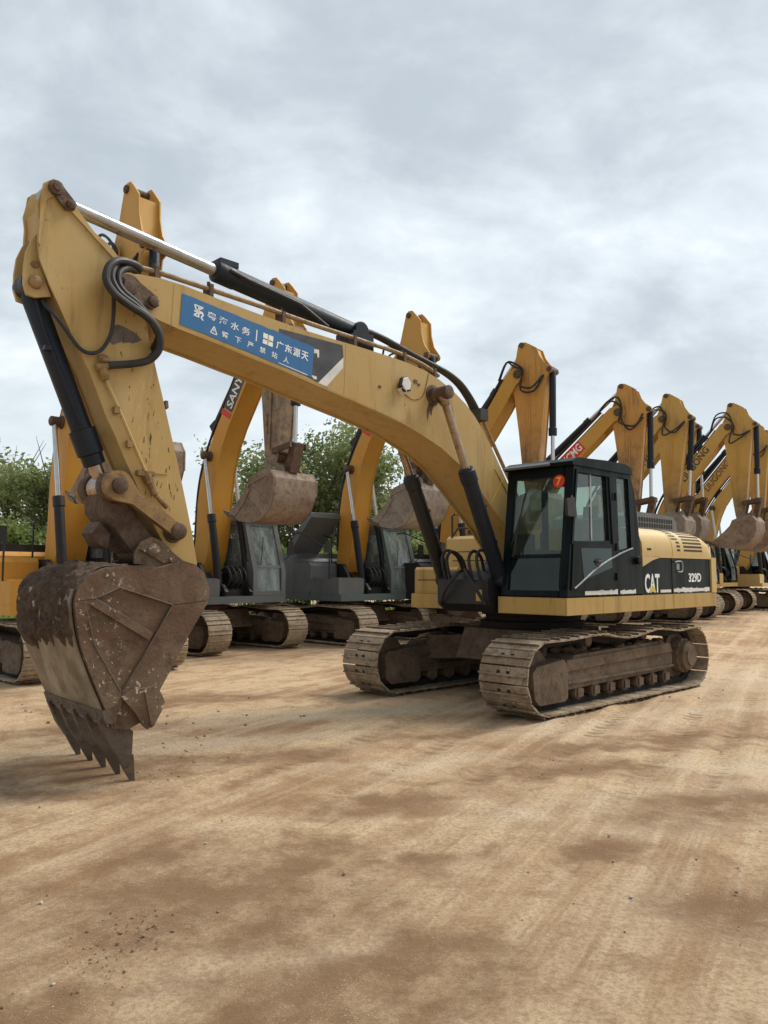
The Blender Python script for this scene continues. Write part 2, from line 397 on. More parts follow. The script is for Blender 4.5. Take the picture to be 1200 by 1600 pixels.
# --- upper frame
b = MB()
b.box(-2.87, 1.47, .50, 1.54, 1.19, 1.402, .012)
b.box(1.472, 1.476, .52, 1.52, 1.20, 1.392)
for x in (.62, -1.38): b.box(x-.004, x+.004, 1.541, 1.543, 1.195, 1.40)
b.box(-2.87, .95, -1.50, -.52, 1.19, 1.402, .012)
deck = b.build('deck_skirt', M['yellow_low'], MAIN)
b = MB(); b.box(-2.8, .3, -.515, .495, 1.185, 1.50, .01)
b.prism([(.3, 1.19), (1.45, 1.19), (1.60, 1.30), (1.60, 1.62), (1.40, 1.74), (.9, 1.70), (.3, 1.95)], -.44, .44, 'y', .02)
for yy in (.36, -.44):
    b.prism([(-.15, 1.5), (.75, 1.5), (.50, 1.95), (.30, 2.08), (.08, 2.0)], yy, yy+.08, 'y', .01)
b.build('boom_mount', M['dcyl'], MAIN)
b = MB()
b.prism([(-2.74, 1.50), (-2.89, 1.46), (-3.10, .9), (-3.16, 0), (-3.10, -.9), (-2.90, -1.50), (-2.72, -1.54)], 1.22, 2.14, 'z', .09, seg=3)
b.build('counterweight', M['hood'], MAIN)
# --- hood
prof = [(1.535, 1.945), (1.54, 2.02), (1.53, 2.13), (1.50, 2.215), (1.44, 2.285), (1.35, 2.335), (1.22, 2.365), (1.0, 2.38), (0, 2.38), (-1.2, 2.37), (-1.42, 2.30), (-1.5, 2.15), (-1.5, 1.42)]
xsn = [(-.46, 1, 0), (-1.368, 1, 0), (-1.374, .994, -.008), (-1.382, .994, -.008), (-1.388, 1, 0), (-2.30, 1, .0), (-2.45, 1, -.015), (-2.58, .998, -.045), (-2.70, .992, -.09), (-2.79, .98, -.16), (-2.85, .965, -.25), (-2.87, .95, -.32)]
vs = []; fs = []
for x, k, dz in xsn:
    for y, z in prof: vs.append((x, y*k, max(1.40, z + dz*max(0, (z-1.945)/.43)) if z > 1.5 else z))
n = len(prof)
for i in range(len(xsn)-1):
    for j in range(n-1): fs.append((i*n+j, i*n+j+1, (i+1)*n+j+1, (i+1)*n+j))
fs.append(tuple(range(n))); fs.append(tuple((len(xsn)-1)*n+j for j in range(n))[::-1])
b = MB(); b.raw(vs, fs)
b.prism([(-.46, 1.943), (-.47, 1.80), (-.58, 1.835), (-.72, 1.88), (-.86, 1.91), (-1.0, 1.93), (-1.2, 1.943)], 1.49, 1.538, 'y', .004)
b.box(-2.70, -.95, 1.5, 1.548, 1.930, 1.946, .004)
hood = b.build('engine_hood', M['hood'], MAIN, 40)
def hoodpt(t):
    q = [Vector(p) for p in prof[1:8]]; L = [0]
    for i in range(len(q)-1): L.append(L[-1]+(q[i+1]-q[i]).length)
    for i in range(len(q)-1):
        if L[i+1] >= t or i == len(q)-2:
            d = (q[i+1]-q[i]).normalized(); return q[i]+d*(t-L[i]), d
for nm, (xa, xb, xc, xd) in (('narrow_vent', (-1.43, -1.55, -1.52, -1.66)), ('wide_vent', (-1.78, -2.36, -1.72, -2.22))):
    b = MB()
    for k in range(9):
        t = .015 + k*.058; f_ = k/8
        p, d = hoodpt(t); q2, d2 = hoodpt(t+.030)
        if nm == 'narrow_vent':
            x0 = -1.40 - (.18*(1-f_)); x1 = -1.60
            x0, x1 = (-1.53, -1.64) if k < 3 else (-1.42, -1.62)
        else: x0 = -1.76; x1 = -2.40
        nn = Vector((d.y, -d.x)) if d.y >= 0 else Vector((-d.y, d.x))
        nn = Vector((abs(d.y), abs(d.x)))
        vs = []
        for x in (x0, x1):
            for (pt, o_) in ((p, .0025), (q2, .0025), (q2, -.01), (p, -.01)):
                w_ = pt+nn*o_; vs.append((x, w_.x, w_.y))
        b.raw(vs, [(0, 1, 2, 3), (7, 6, 5, 4), (0, 4, 5, 1), (1, 5, 6, 2), (2, 6, 7, 3), (3, 7, 4, 0)])
    b.build(nm, M['vent'], hood)
b = MB()   # raised dark grille housing on the engine hood
b.prism([(-1.05, 2.38), (-2.62, 2.38), (-2.60, 2.56), (-2.50, 2.655), (-2.3, 2.69), (-1.3, 2.70), (-1.12, 2.62)], -.35, 1.04, 'y', .03, seg=2, fn=lambda p: Vector((p.x, p.y, 2.38+(p.z-2.38)*.82)))
for k in range(14):
    x = -1.36-k*.082
    b.box(x-.026, x+.026, 1.0405, 1.0435, 2.415, 2.48, 0, 1); b.box(x-.026, x+.026, 1.0405, 1.0435, 2.50, 2.565, 0, 1); b.box(x-.026, x+.026, .60, 1.0, 2.643, 2.646, 0, 1)
b.build('grille_housing', [M['greyp'], M['trackd']], hood)
b = MB(); b.box(-.72, -.60, 1.5385, 1.5415, 2.03, 2.06); b.build('hood_badge', M['vent'], hood)
# --- side doors with lettering
b = MB()
b.prism([(-.46, 1.405), (-1.362, 1.405), (-1.362, 1.93), (-.99, 1.925), (-.70, 1.872), (-.49, 1.80), (-.46, 1.80)], 1.44, 1.522, 'y', .006)
b.box(-2.70, -1.384, 1.44, 1.522, 1.405, 1.928, .006)
for k in range(3): b.box(-2.60, -1.85, 1.5225, 1.5265, 1.80+k*.035, 1.812+k*.035)
sp = b.build('side_panel', M['black'], MAIN)
b = MB(); b.box(-2.715, -2.89, 1.30, 1.545, 1.405, 1.955, .03, seg=2); b.build('corner_post', M['hood'], MAIN)
b = MB()
put_text(b, 'CAT', lambda u, v: (-.535-.44*u, 1.526, 1.43+.27*v), 0, .028)
b.raw([(-.66, 1.5275, 1.442), (-.87, 1.5275, 1.442), (-.765, 1.5275, 1.545)], [(0, 1, 2)], 1)
b.build('brand_lettering', [M['white'], M['lime']], sp, 0)
b = MB(); put_text(b, '329D', lambda u, v: (-1.925-.44*u, 1.526, 1.57+.14*v), 0, .035); b.build('model_lettering', M['white'], sp, 0)
b = MB(); rn = random.Random(3)
def ragged(b, x0, x1, z0, z1, y, n, mi=0, hole=.2):
    x = x0; d = (x1-x0)/n
    for k in range(n):
        if rn.random() < hole: continue
        a = z1-rn.random()*(z1-z0)*.35; c = z1-rn.random()*(z1-z0)*.35; e = z0+rn.random()*(z1-z0)*.3
        b.raw([(x0+k*d, y, e), (x0+(k+1)*d*1.0, y, z0+rn.random()*.006), (x0+(k+1)*d, y, c), (x0+k*d, y, a)], [(0, 1, 2, 3)], mi)
b.box(-1.42, -2.62, 1.522, 1.5255, 1.43, 1.478); b.box(-1.0, -1.33, 1.522, 1.5255, 1.43, 1.470); ragged(b, -1.42, -2.66, 1.415, 1.505, 1.526, 14, 0, .25)
b.build('faded_stripe', M['grey_l'], sp, 0)
b = MB(); b.tube([(-1.47, 1.522, 1.87), (-1.47, 1.545, 1.875), (-1.66, 1.548, 1.875), (-1.665, 1.548, 1.74), (-1.56, 1.545, 1.73), (-1.55, 1.522, 1.73)], .011, 8, smooth=4)
b.box(-1.62, -1.53, 1.522, 1.528, 1.76, 1.85); b.build('latch_handle', M['trim'], sp)

# --- cab
def fx(z): return 1.46-(z-1.42)/1.63*.20
def rx(z):
    P = [(1.40, -.455), (2.05, -.40), (2.45, -.34), (2.84, -.26), (3.05, -.17), (3.2, -.10)]
    for (a, p), (c, q) in zip(P, P[1:]):
        if z <= c: return p+(q-p)*(z-a)/(c-a)
    return -.1
shear = lambda p: Vector((p.x + fx(p.z)-1.46, p.y, p.z))
shearR = lambda p: Vector((p.x + rx(p.z)+.455, p.y, p.z))
b = MB(); Y0, Y1 = 1.475, 1.54
Z = lambda z: (fx(z), z)
rear = lambda z0, z1, n=5: [(rx(z0+(z1-z0)*i/n), z0+(z1-z0)*i/n) for i in range(n+1)]
b.prism([(1.46, 1.42), Z(2.10), (1.325, 2.10), (.42, 2.13), (.20, 2.13), (.17, 2.00), (-.15, 2.03)] + rear(2.03, 1.42), Y0, Y1, 'y', .008)
b.prism([Z(2.1005), Z(2.99), (1.175, 2.99), (1.322, 2.1005)], Y0, Y1, 'y', .006)
b.prism([(.435, 2.1305), (.485, 2.99), (.215, 2.99), (.1855, 2.1305)], Y0, Y1, 'y', .006)
b.prism([(-.155, 2.0305), (-.10, 2.99)] + rear(2.99, 2.0305), Y0, Y1, 'y', .006)
b.prism([Z(2.9905), Z(3.06)] + rear(3.06, 2.9905, 1), Y0, Y1, 'y', .004)
# front frame (raked), right wall and rear wall
b.box(1.40, 1.46, 1.42, 1.474, 1.42, 3.05, .02, fn=shear, seg=2); b.box(1.39, 1.46, .54, .645, 1.42, 3.05, .012, fn=shear)
b.box(1.40, 1.458, .646, 1.404, 2.93, 3.05, .006, fn=shear); b.box(1.40, 1.458, .646, 1.404, 1.42, 1.49, .006, fn=shear)
b.box(1.41, 1.466, .646, 1.404, 1.905, 1.945, .006, fn=shear)
b.box(-.40, 1.38, .54, .58, 1.42, 1.95, .006); b.box(-.455, -.40, .54, 1.474, 1.42, 2.05, .004, fn=shearR)
b.box(-.455, -.39, 1.40, 1.474, 2.051, 3.05, .004, fn=shearR); b.box(-.455, -.39, .54, .62, 2.051, 3.05, .004, fn=shearR)
b.box(-.455, -.40, .621, 1.399, 2.95, 3.05, .004, fn=shearR); b.box(-.2, 1.28, .54, .585, 2.96, 3.05, .004)
b.box(.40, .50, .54, .583, 1.951, 2.959)
b.box(-.38, 1.38, .585, 1.47, 1.405, 1.44)
cab = b.build('cab_shell', M['black'], MAIN)
b = MB()
b.prism([(1.31, 3.055), (1.33, 3.10), (1.22, 3.155), (.5, 3.185), (.0, 3.185), (-.14, 3.15), (-.19, 3.055)], .515, 1.565, 'y', .05, seg=3)
b.build('cab_roof', M['black'], cab)
b = MB(); b.prism([(1.325, 3.075), (1.385, 3.06), (1.39, 3.085), (1.32, 3.12)], .54, 1.24, 'y', .004); b.build('sun_visor', M['greyp'], cab)
b = MB()   # door: proud frame and lower leaf
b.prism([(1.385, 1.50), (.30, 1.50), (.335, 2.09), (1.325, 2.065)], 1.5405, 1.556, 'y', .006)
b.prism([(1.362, 2.066), (1.325, 2.066), (1.19, 2.975), (1.225, 2.975)], 1.5405, 1.556, 'y', .005)
b.prism([(.335, 2.091), (.372, 2.091), (.43, 2.975), (.39, 2.975)], 1.5405, 1.556, 'y', .005)
b.prism([(1.226, 2.976), (.39, 2.976), (.392, 3.01), (1.22, 3.01)], 1.5405, 1.556, 'y', .005)
door = b.build('cab_door', M['black'], MAIN)
b = MB(); b.prism([(1.318, 2.105), (.438, 2.125), (.486, 2.985), (1.178, 2.985)], 1.50, 1.506, 'y'); b.build('door_window', M['glass'], door, 0)
b = MB(); b.box(.815, .845, 1.507, 1.515, 2.12, 2.98); b.build('window_divider', M['trim'], door)
b = MB(); b.prism([(1.10, 1.62), (.40, 1.78), (.42, 2.03), (1.16, 2.02)], 1.5565, 1.559, 'y'); b.build('lower_window', M['glassd'], door, 0)
b = MB(); b.box(.70, .83, 1.559, 1.566, 1.80, 1.89, .003); b.tube([(.72, 1.565, 1.86), (.72, 1.59, 1.86), (.81, 1.59, 1.855), (.81, 1.566, 1.84)], .010, 8); b.build('door_handle', M['rubber'], door)
b = MB()
for z in (2.72, 2.05, 1.66): b.cut(); b.cyl((.30, 1.565, z-.05), (.30, 1.565, z+.05), .018, 10)
b.build('door_hinge', M['black'], door)
b = MB(); b.tube([(1.33, 1.566, 1.52), (1.20, 1.566, 1.58), (.82, 1.566, 1.76), (.52, 1.566, 1.87), (.25, 1.562, 1.95), (.0, 1.55, 2.01), (-.17, 1.548, 2.045)], .011, 6, smooth=5); b.build('trim_rail', M['trim'], cab)
b = MB(); b.prism([(.19, 2.01), (-.148, 2.04), (-.103, 2.985), (.21, 2.985)], 1.50, 1.506, 'y'); b.build('rear_side_window', M['glass'], cab, 0)
b = MB(); b.box(1.43, 1.436, .64, 1.41, 1.94, 2.935, fn=shear); b.build('windscreen', M['glass'], cab, 0)
b = MB(); b.box(1.43, 1.436, .64, 1.41, 1.485, 1.91, fn=shear); b.build('lower_windscreen', M['glassd'], cab, 0)
b = MB(); b.box(-.43, -.425, .615, 1.405, 2.045, 2.955, fn=shearR); b.build('rear_window', M['glass'], cab, 0)
b = MB(); b.box(-.19, 1.27, .556, .561, 1.945, 2.965); b.build('right_window', M['glass'], cab, 0)
b = MB(); zc_ = 2.865
ring = lambda r, o: [(fx(zc_+r*math.sin(a))+o, 1.335+r*math.cos(a), zc_+r*math.sin(a)) for a in [2*math.pi*k/28 for k in range(28)]]
b.raw(ring(.083, .004)+ring(.083, -.02), [tuple(range(28))]+[(k, (k+1) % 28, 28+(k+1) % 28, 28+k) for k in range(28)], 0)
put_text(b, '7', lambda u, v: (fx(zc_-.055+.11*v)+.0065, 1.300+.072*u, zc_-.055+.11*v), 1, .02)
b.build('number_sticker', [M['red'], M['amber']], cab, 0)
b = MB(); b.lathe((-.285, 1.54, 1.88), (-.285, 1.60, 1.88), [(0, .05), (.035, .05), (.045, .062), (.055, .058), (.06, .03)], 20); b.build('filler_cap', M['black'], cab)
b = MB(); b.box(1.06, .30, 1.541, 1.5435, 1.432, 1.482); b.box(.18, -.18, 1.541, 1.5435, 1.432, 1.476); ragged(b, 1.06, .25, 1.425, 1.50, 1.544, 10, 0, .3); ragged(b, .19, -.24, 1.425, 1.495, 1.544, 7, 0, .3); b.build('peeling_stripe', M['grey_l'], cab, 0)
b = MB(); b.tube([(1.47, 1.46, 1.55), (1.51, 1.47, 1.6), (1.40, 1.50, 2.5), (1.36, 1.47, 2.55)], .014, 8, smooth=4); b.build('grab_rail', M['black'], cab)
b = MB(); b.prism([(1.30, 2.40), (1.50, 2.40), (1.52, 2.62), (1.34, 2.64)], 1.56, 1.60, 'y', .02); b.tube([(1.32, 1.54, 2.66), (1.38, 1.58, 2.63)], .012); b.build('wing_mirror', M['rubber'], cab)
b = MB(); b.tube([(1.475, .75, 1.92), (1.40, .80, 2.35), (1.335, .86, 2.75)], .010, 6); b.tube([(1.45, .70, 2.05), (1.33, .90, 2.8)], .006, 6); b.build('windscreen_wiper', M['rubber'], cab)
b = MB()
b.box(.10, .62, .80, 1.25, 1.75, 1.90, .05, seg=2); b.prism([(.06, 1.88), (.22, 1.88), (.07, 2.45), (-.06, 2.43)], .82, 1.22, 'y', .05, seg=2)
b.prism([(-.01, 2.47), (.06, 2.47), (.03, 2.64), (-.03, 2.64)], .92, 1.12, 'y', .03); b.box(.12, .55, .85, 1.2, 1.44, 1.75)
b.build('driver_seat', M['seat'], cab)
b = MB()
b.box(.10, .80, .60, .76, 1.44, 2.02, .03); b.box(.10, .80, 1.28, 1.40, 1.44, 2.0, .03)
b.tube([(.72, .68, 2.02), (.74, .68, 2.2), (.72, .70, 2.26)], [.012, .014, .03], 8); b.tube([(.72, 1.34, 2.0), (.74, 1.34, 2.2), (.72, 1.32, 2.26)], [.012, .014, .03], 8)
b.box(1.05, 1.20, .62, .80, 1.9, 2.22, .02); b.tube([(1.0, .95, 1.44), (1.05, .95, 2.0)], .02); b.tube([(1.0, 1.1, 1.44), (1.05, 1.1, 2.0)], .02)
b.build('control_console', M['seat'], cab)
# --- storage box and fuel tank to the right of the boom
b = MB()
b.prism([(.30, 1.405), (1.02, 1.405), (1.02, 1.76), (.98, 1.80), (.30, 1.80)], -1.42, -.58, 'y', .05, seg=3)
b.box(.30, 1.10, -1.42, -.58, 1.195, 1.402, .03, seg=2)
sb = b.build('storage_box', M['yellow_low'], MAIN)
b = MB(); b.box(1.021, 1.026, -1.35, -.64, 1.60, 1.612); b.build('lid_seam', M['vent'], sb)
b = MB()
b.prism([(-.95, 1.405), (.10, 1.405), (.16, 1.50), (.16, 2.25), (.10, 2.30), (-.95, 2.30)], -1.52, -.60, 'y', .04, seg=3)
tk = b.build('fuel_tank', M['hood'], MAIN)
b = MB(); b.box(.161, .166, -1.42, -.72, 2.04, 2.052); b.box(.161, .166, -1.40, -.74, 1.90, 1.912); b.build('tank_seam', M['vent'], tk)
b = MB()
b.tube([(.10, -1.45, 2.28), (.10, -1.45, 2.62), (.10, -1.40, 2.66), (-.85, -1.40, 2.66), (-.9, -1.40, 2.6), (-.9, -1.4, 2.28)], .017, 8)
b.tube([(.12, -1.45, 2.28), (.14, -1.3, 2.42), (.14, -.80, 2.42), (.12, -.7, 2.28)], .015, 8)
b.cyl((-.15, -1.05, 2.28), (-.15, -1.05, 2.37), .09, 16, .01); b.build('hand_rail', M['rubber'], tk)

# --- boom
bt = [(6.50, 4.40), (6.29, 4.42), (6.04, 4.415), (5.67, 4.38), (5.22, 4.345), (4.98, 4.33), (4.55, 4.305), (4.08, 4.295), (3.80, 4.29), (3.33, 4.275), (2.96, 4.255), (2.66, 4.215),
      (2.40, 4.145), (2.14, 4.045), (1.90, 3.92), (1.71, 3.78), (1.54, 3.62), (1.38, 3.42), (1.22, 3.21), (1.10, 3.04), (.80, 2.62), (.45, 2.15), (.34, 2.0)]
bb = [(6.28, 4.02), (6.08, 3.985), (5.66, 3.93), (5.21, 3.86), (4.89, 3.815), (4.42, 3.735), (3.80, 3.63), (3.39, 3.56), (3.07, 3.495), (2.73, 3.40), (2.38, 3.28), (2.03, 3.105), (1.70, 2.87), (1.40, 2.62), (1.0, 2.30), (.55, 1.82)]
nose = [(6.57+.155*math.cos(R(a)), 4.235+.155*math.sin(R(a))) for a in range(-110, 101, 15)]
foot = [(.33+.2*math.cos(R(a)), 1.80+.2*math.sin(R(a))) for a in range(140, 346, 25)]
boom_pts = bt + foot + bb[::-1] + nose
core = [p for p in bt if p[0] < 6.2] + foot + [p for p in bb[::-1] if p[0] < 6.1]
b = MB()
b.prism(boom_pts, .302, .334, 'y', .004); b.prism(boom_pts, -.334, -.302, 'y', .004)
b.prism(inset(core, .022), -.3015, .3015, 'y')
for x, z, w in ((3.47, 3.88, .02), (2.86, 4.05, .03), (2.80, 4.02, .02)): b.box(x-w, x+w, .335, .343, z-w*.7, z+w*.7, .004, 1)
for x0, z0, x1, z1 in ((4.02, 3.69, 3.99, 4.28), (1.96, 3.08, 2.22, 4.06), (6.14, 4.40, 6.16, 4.01)):
    d_ = Vector((x1-x0, z1-z0)).normalized(); b.bar((x0, z0), (x1, z1), .012, .333, .3365)
b.bar((5.9, 3.985), (4.45, 3.765), .010, .333, .3360); b.bar((4.45, 3.765), (3.1, 3.52), .010, .333, .3360)
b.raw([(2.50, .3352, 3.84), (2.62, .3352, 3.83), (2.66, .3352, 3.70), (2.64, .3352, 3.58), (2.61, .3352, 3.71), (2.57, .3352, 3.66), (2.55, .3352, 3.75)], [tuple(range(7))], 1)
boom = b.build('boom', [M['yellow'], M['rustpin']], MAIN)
b = MB()
for s_ in (1, -1):
    b.cut(); b.lathe((6.59, .335*s_, 4.25), (6.59, .40*s_, 4.25), [(0, .115), (.025, .115), (.03, .075), (.055, .07), (.06, .03)], 20)
    b.prism([(6.66, 4.32), (6.55, 4.335), (6.33, 4.22), (6.31, 4.14), (6.38, 4.09), (6.60, 4.17)], .35*s_, .372*s_, 'y', .004)
    b.lathe((6.375, .372*s_, 4.165), (6.375, .41*s_, 4.165), [(0, .052), (.03, .05), (.038, .03)], 6)
b.build('nose_pin', M['rustpin'], boom)
b = MB()    # cylinder cross pin through the boom
b.lathe((2.54, -.62, 3.93), (2.54, .62, 3.93), [(0, .06), (.01, .085), (.19, .085), (.2, .1), (.27, .1), (.275, .13), (.29, .13), (.95, .13), (.965, .13), (.97, .1), (1.04, .1), (1.05, .085), (1.23, .085), (1.24, .06)], 22)
b.build('boom_cylinder_pin', M['rustpin'], boom)
b = MB(); b.lathe((3.11, .335, 3.96), (3.11, .43, 3.96), [(0, .05), (.03, .05), (.035, .09), (.085, .105), (.09, .09), (.095, .085)], 6)
wl = b.build('work_light', M['rubber'], boom)
b = MB(); b.lathe((3.11, .431, 3.96), (3.11, .436, 3.96), [(0, .085), (.005, .08)], 6); b.raw([(3.19, .345, 3.90), (3.13, .345, 3.84), (3.11, .44, 3.87), (3.18, .44, 3.91)], [(0, 1, 2, 3)]); b.build('lamp_glass', M['grey_l'], boom)
b = MB(); b.tube([(3.05, .336, 3.86), (2.90, .338, 3.82), (2.74, .338, 3.88), (2.66, .338, 4.05), (2.62, .338, 4.19)], .006, 6, smooth=5); b.build('lamp_wire', M['rustyel'], boom)
# banner
TL, BL, BR, TR = (6.06, 4.335), (6.08, 4.035), (4.49, 3.80), (4.46, 4.15)
def bq(u, v, y=.3395):
    x = (TL[0]*(1-u)+TR[0]*u)*v + (BL[0]*(1-u)+BR[0]*u)*(1-v); z = (TL[1]*(1-u)+TR[1]*u)*v + (BL[1]*(1-u)+BR[1]*u)*(1-v)
    return (x, y, z)
b = MB()
N_ = 24; rn = random.Random(11)
top = [bq(i/N_, 1+rn.uniform(-.012, .012), .3385) for i in range(N_+1)]; bot = [bq(i/N_, rn.uniform(-.012, .012), .3385) for i in range(N_+1)]
b.raw(top+bot, [(i, i+1, N_+2+i, N_+1+i) for i in range(N_)], 0)
b.raw([bq(u, v, .3345) for u, v in ((0, 0), (1, 0), (1, 1), (0, 1))], [(0, 1, 2, 3)], 0)
for i, ch in enumerate('粤海水务'): put_text(b, ch, lambda u, v, i=i: bq(.175+.083*i+.062*u, .535+.24*v-.01*i), 1, .012)
for i, ch in enumerate('广东源天'): put_text(b, ch, lambda u, v, i=i: bq(.690+.069*i+.060*u, .47+.27*v), 1, .02)
for i, ch in enumerate('臂下严禁站人'): put_text(b, ch, lambda u, v, i=i: bq(.285+.094*i+.045*u, .145+.19*v), 1, .012)
def stroke(pts, w):
    for a, c in zip(pts, pts[1:]):
        a = Vector(a); c = Vector(c); d = (c-a); d = Vector((d.x*4.5, d.y)).normalized(); q = Vector((-d.y/4.5, d.x))*w
        b.raw([bq(*p) for p in (a-q, c-q, c+q, a+q)], [(0, 1, 2, 3)], 1)
stroke([(.535, .44), (.535, .80)], .018)
stroke([(.205, .13), (.228, .36), (.251, .13), (.205, .13)], .016); stroke([(.228, .19), (.228, .27)], .016)
for pts in ([(.085, .80), (.145, .80)], [(.085, .80), (.10, .64), (.145, .80)], [(.10, .64), (.145, .64)], [(.085, .60), (.115, .60), (.085, .46), (.115, .46)], [(.12, .60), (.150, .60), (.135, .46), (.150, .40)], [(.115, .82), (.118, .44)]): stroke(pts, .022)
for (u0, u1, v0, v1, mi) in ((.585, .622, .64, .80, 1), (.627, .664, .64, .80, 1), (.585, .622, .46, .60, 1), (.627, .664, .46, .60, 1)):
    b.raw([bq(u0, v0), bq(u1, v0), bq(u1, v1), bq(u0, v1)], [(0, 1, 2, 3)], mi)
b.raw([bq(.618, .56, .341), bq(.636, .56, .341), bq(.636, .68, .341), bq(.618, .68, .341)], [(0, 1, 2, 3)], 2)
b.raw([bq(.72, .045), bq(.96, .03), bq(.96, .055), bq(.72, .065)], [(0, 1, 2, 3)], 1)
b.build('blue_banner', [M['blue'], M['white'], M['lime']], boom, 0)
b = MB()
b.raw([(4.93, .336, 4.25), (4.05, .336, 4.255), (4.035, .336, 4.12), (4.40, .336, 3.765), (4.90, .336, 3.90)], [(0, 1, 2, 3, 4)], 0)
b.raw([(4.035, .3365, 4.12), (4.04, .3365, 4.00), (4.28, .3365, 3.745), (4.40, .3365, 3.765)], [(0, 1, 2, 3)], 1)
b.raw([(4.46, .3372, 4.13), (4.39, .3372, 4.13), (4.39, .3372, 4.05), (4.41, .3372, 4.04), (4.42, .3372, 4.09), (4.46, .3372, 4.08)], [(0, 1, 2, 3, 4, 5)], 1)
b.raw([(4.50, .3372, 3.835), (4.42, .3372, 3.83), (4.42, .3372, 3.80), (4.46, .3372, 3.795)], [(0, 1, 2, 3)], 1)
b.build('slate_decal', [M['decal'], M['grey_l']], boom, 0)
# pipes and hoses along the boom
for yy, dz in ((.27, 0), (.20, .03), (-.24, .0)):
    b = MB(); b.tube([(6.49, yy, 4.485+dz), (6.27, yy, 4.495+dz), (5.91, yy, 4.485+dz), (5.16, yy, 4.46+dz), (4.84, yy, 4.445+dz), (4.38, yy, 4.42+dz), (3.89, yy, 4.405+dz), (3.53, yy, 4.39+dz), (3.10, yy, 4.375+dz), (2.64, yy, 4.31+dz), (2.36, yy, 4.22+dz)], .026, 10, smooth=3)
    b.build('boom_pipe', M['steelpipe'], boom)
b = MB()
for x, z in ((6.30, 4.44), (5.72, 4.42), (4.84, 4.36), (3.82, 4.32), (3.0, 4.29), (2.45, 4.19)):
    b.cut(); b.box(x-.02, x+.02, .17, .305, z-.03, z+.105, .006); b.cyl((x, .24, z+.105), (x, .24, z+.14), .018, 8)
b.build('pipe_clamp', M['rustpin'], boom)
for yy, dz in ((.10, 0), (.02, .02)):
    b = MB(); b.tube([(3.62, yy, 4.50), (3.59, yy, 4.57+dz), (3.45, yy, 4.60+dz), (3.17, yy, 4.575+dz), (2.64, yy, 4.475+dz), (2.31, yy, 4.42+dz), (1.98, yy, 4.36+dz), (1.71, yy, 4.26+dz), (1.50, yy, 4.10+dz), (1.36, yy, 3.95), (1.33, yy, 3.90)], .034, 10, smooth=5)
    b.build('boom_hose', M['rubber'], boom)
for yy in (.12, .03):
    b = MB(); b.tube([(1.36, yy, 3.96), (1.30, yy, 3.86), (1.17, yy, 3.68), (.80, yy, 3.20), (.45, yy, 2.75)], .028, 10); b.build('boom_pipe', M['steelpipe'], boom)
b = MB(); b.box(1.25, 1.42, -.02, .20, 3.80, 3.96, .02); b.build('hose_block', M['rubber'], boom)
b = MB(); b.tube([(.98, .337, 2.78), (1.30, .337, 3.12)], .004, 5)
b.tube([(1.40, .337, 2.63), (1.10, .34, 3.02)], .006, 5); b.build('grease_line', M['lime'], boom)
# --- boom cylinders
for s_ in (1, -1):
    p0 = Vector((1.40, .49*s_, 1.62)); p1 = Vector((2.54, .49*s_, 3.93)); d = (p1-p0).normalized(); L = (p1-p0).length
    b = MB(); b.lathe(p0+d*.02, p1, [(0, .07), (.05, .10), (1.36, .10), (1.37, .112), (1.52, .112), (1.53, .098), (1.56, .09)], 24)
    b.cyl(p0+Vector((0, -.09, 0)), p0+Vector((0, .09, 0)), .10, 18, .01)
    q = d.cross(Vector((0, 1, 0))).normalized()
    b.tube([p0+d*.35+q*.12, p0+d*1.2+q*.125, p0+d*1.35+q*.10], .016, 8)
    for t in (.5, 1.0): b.box(-.02, .02, -.03, .03, -.02, .02, 0, 0, lambda v, t=t: v + p0 + d*t + q*.12)
    c = b.build('boom_cylinder', M['navy' if s_ > 0 else 'dcyl'], MAIN)
    b = MB(); b.cyl(p0+d*1.5, p1-d*.08, .052, 20); b.lathe(p1-d*.16, p1, [(0, .055), (.04, .075), (.14, .09)], 16); b.build('cylinder_rod', M['dchrome'], c)
b = MB()
for k, (yy, x0, z0) in enumerate(((.30, 1.58, 1.72), (.20, 1.62, 1.70), (-.20, 1.60, 1.70), (-.30, 1.58, 1.72))):
    b.tube([(x0, yy, z0-.1), (x0+.08, yy, z0+.18), (x0-.02, yy, z0+.30), (x0-.20, yy*.9, z0+.22), (x0-.3, yy*.8, z0)], .022, 8, smooth=5)
b.tube([(1.62, .40, 1.30), (1.72, .30, 1.55), (1.66, .1, 1.75), (1.5, .05, 1.7)], .022, 8, smooth=5)
b.tube([(1.62, -.38, 1.28), (1.70, -.20, 1.50), (1.64, -.02, 1.72), (1.45, -.05, 1.75)], .022, 8, smooth=5)
b.build('mount_hose', M['rubber'], MAIN)
b = MB(); b.box(1.601, 1.606, .24, .34, 1.34, 1.49); b.build('warning_plate', M['yellow_low'], MAIN, 0)
# --- stick cylinder
p1 = Vector((7.215, .03, 4.985)); p0 = Vector((3.56, 0, 4.58)); d = (p1-p0).normalized()
b = MB(); b.lathe(p0, p1, [(0, .09), (.06, .105), (1.72, .105), (1.73, .112), (1.96, .112), (1.97, .105), (1.98, .085)], 24)
b.box(5.28, 5.50, -.10, .10, 4.86, 4.92, .01); b.cyl(p0+Vector((0, -.14, 0)), p0+Vector((0, .14, 0)), .11, 16, .01)
b.box(3.4, 3.72, -.16, .16, 4.27, 4.55, .02)
sc = b.build('stick_cylinder', M['navy'], MAIN)
b = MB(); b.cyl(p0+d*1.9, p1-d*.10, .062, 22); b.cyl(p1+Vector((0, -.08, 0)), p1+Vector((0, .08, 0)), .075, 18, .01); b.build('cylinder_rod', M['chromed'], sc)
b = MB(); b.tube([(4.1, .14, 4.50), (4.5, .15, 4.66), (5.2, .15, 4.75), (5.40, .13, 4.80)], .02, 8); b.build('cylinder_hose', M['rubber'], sc)

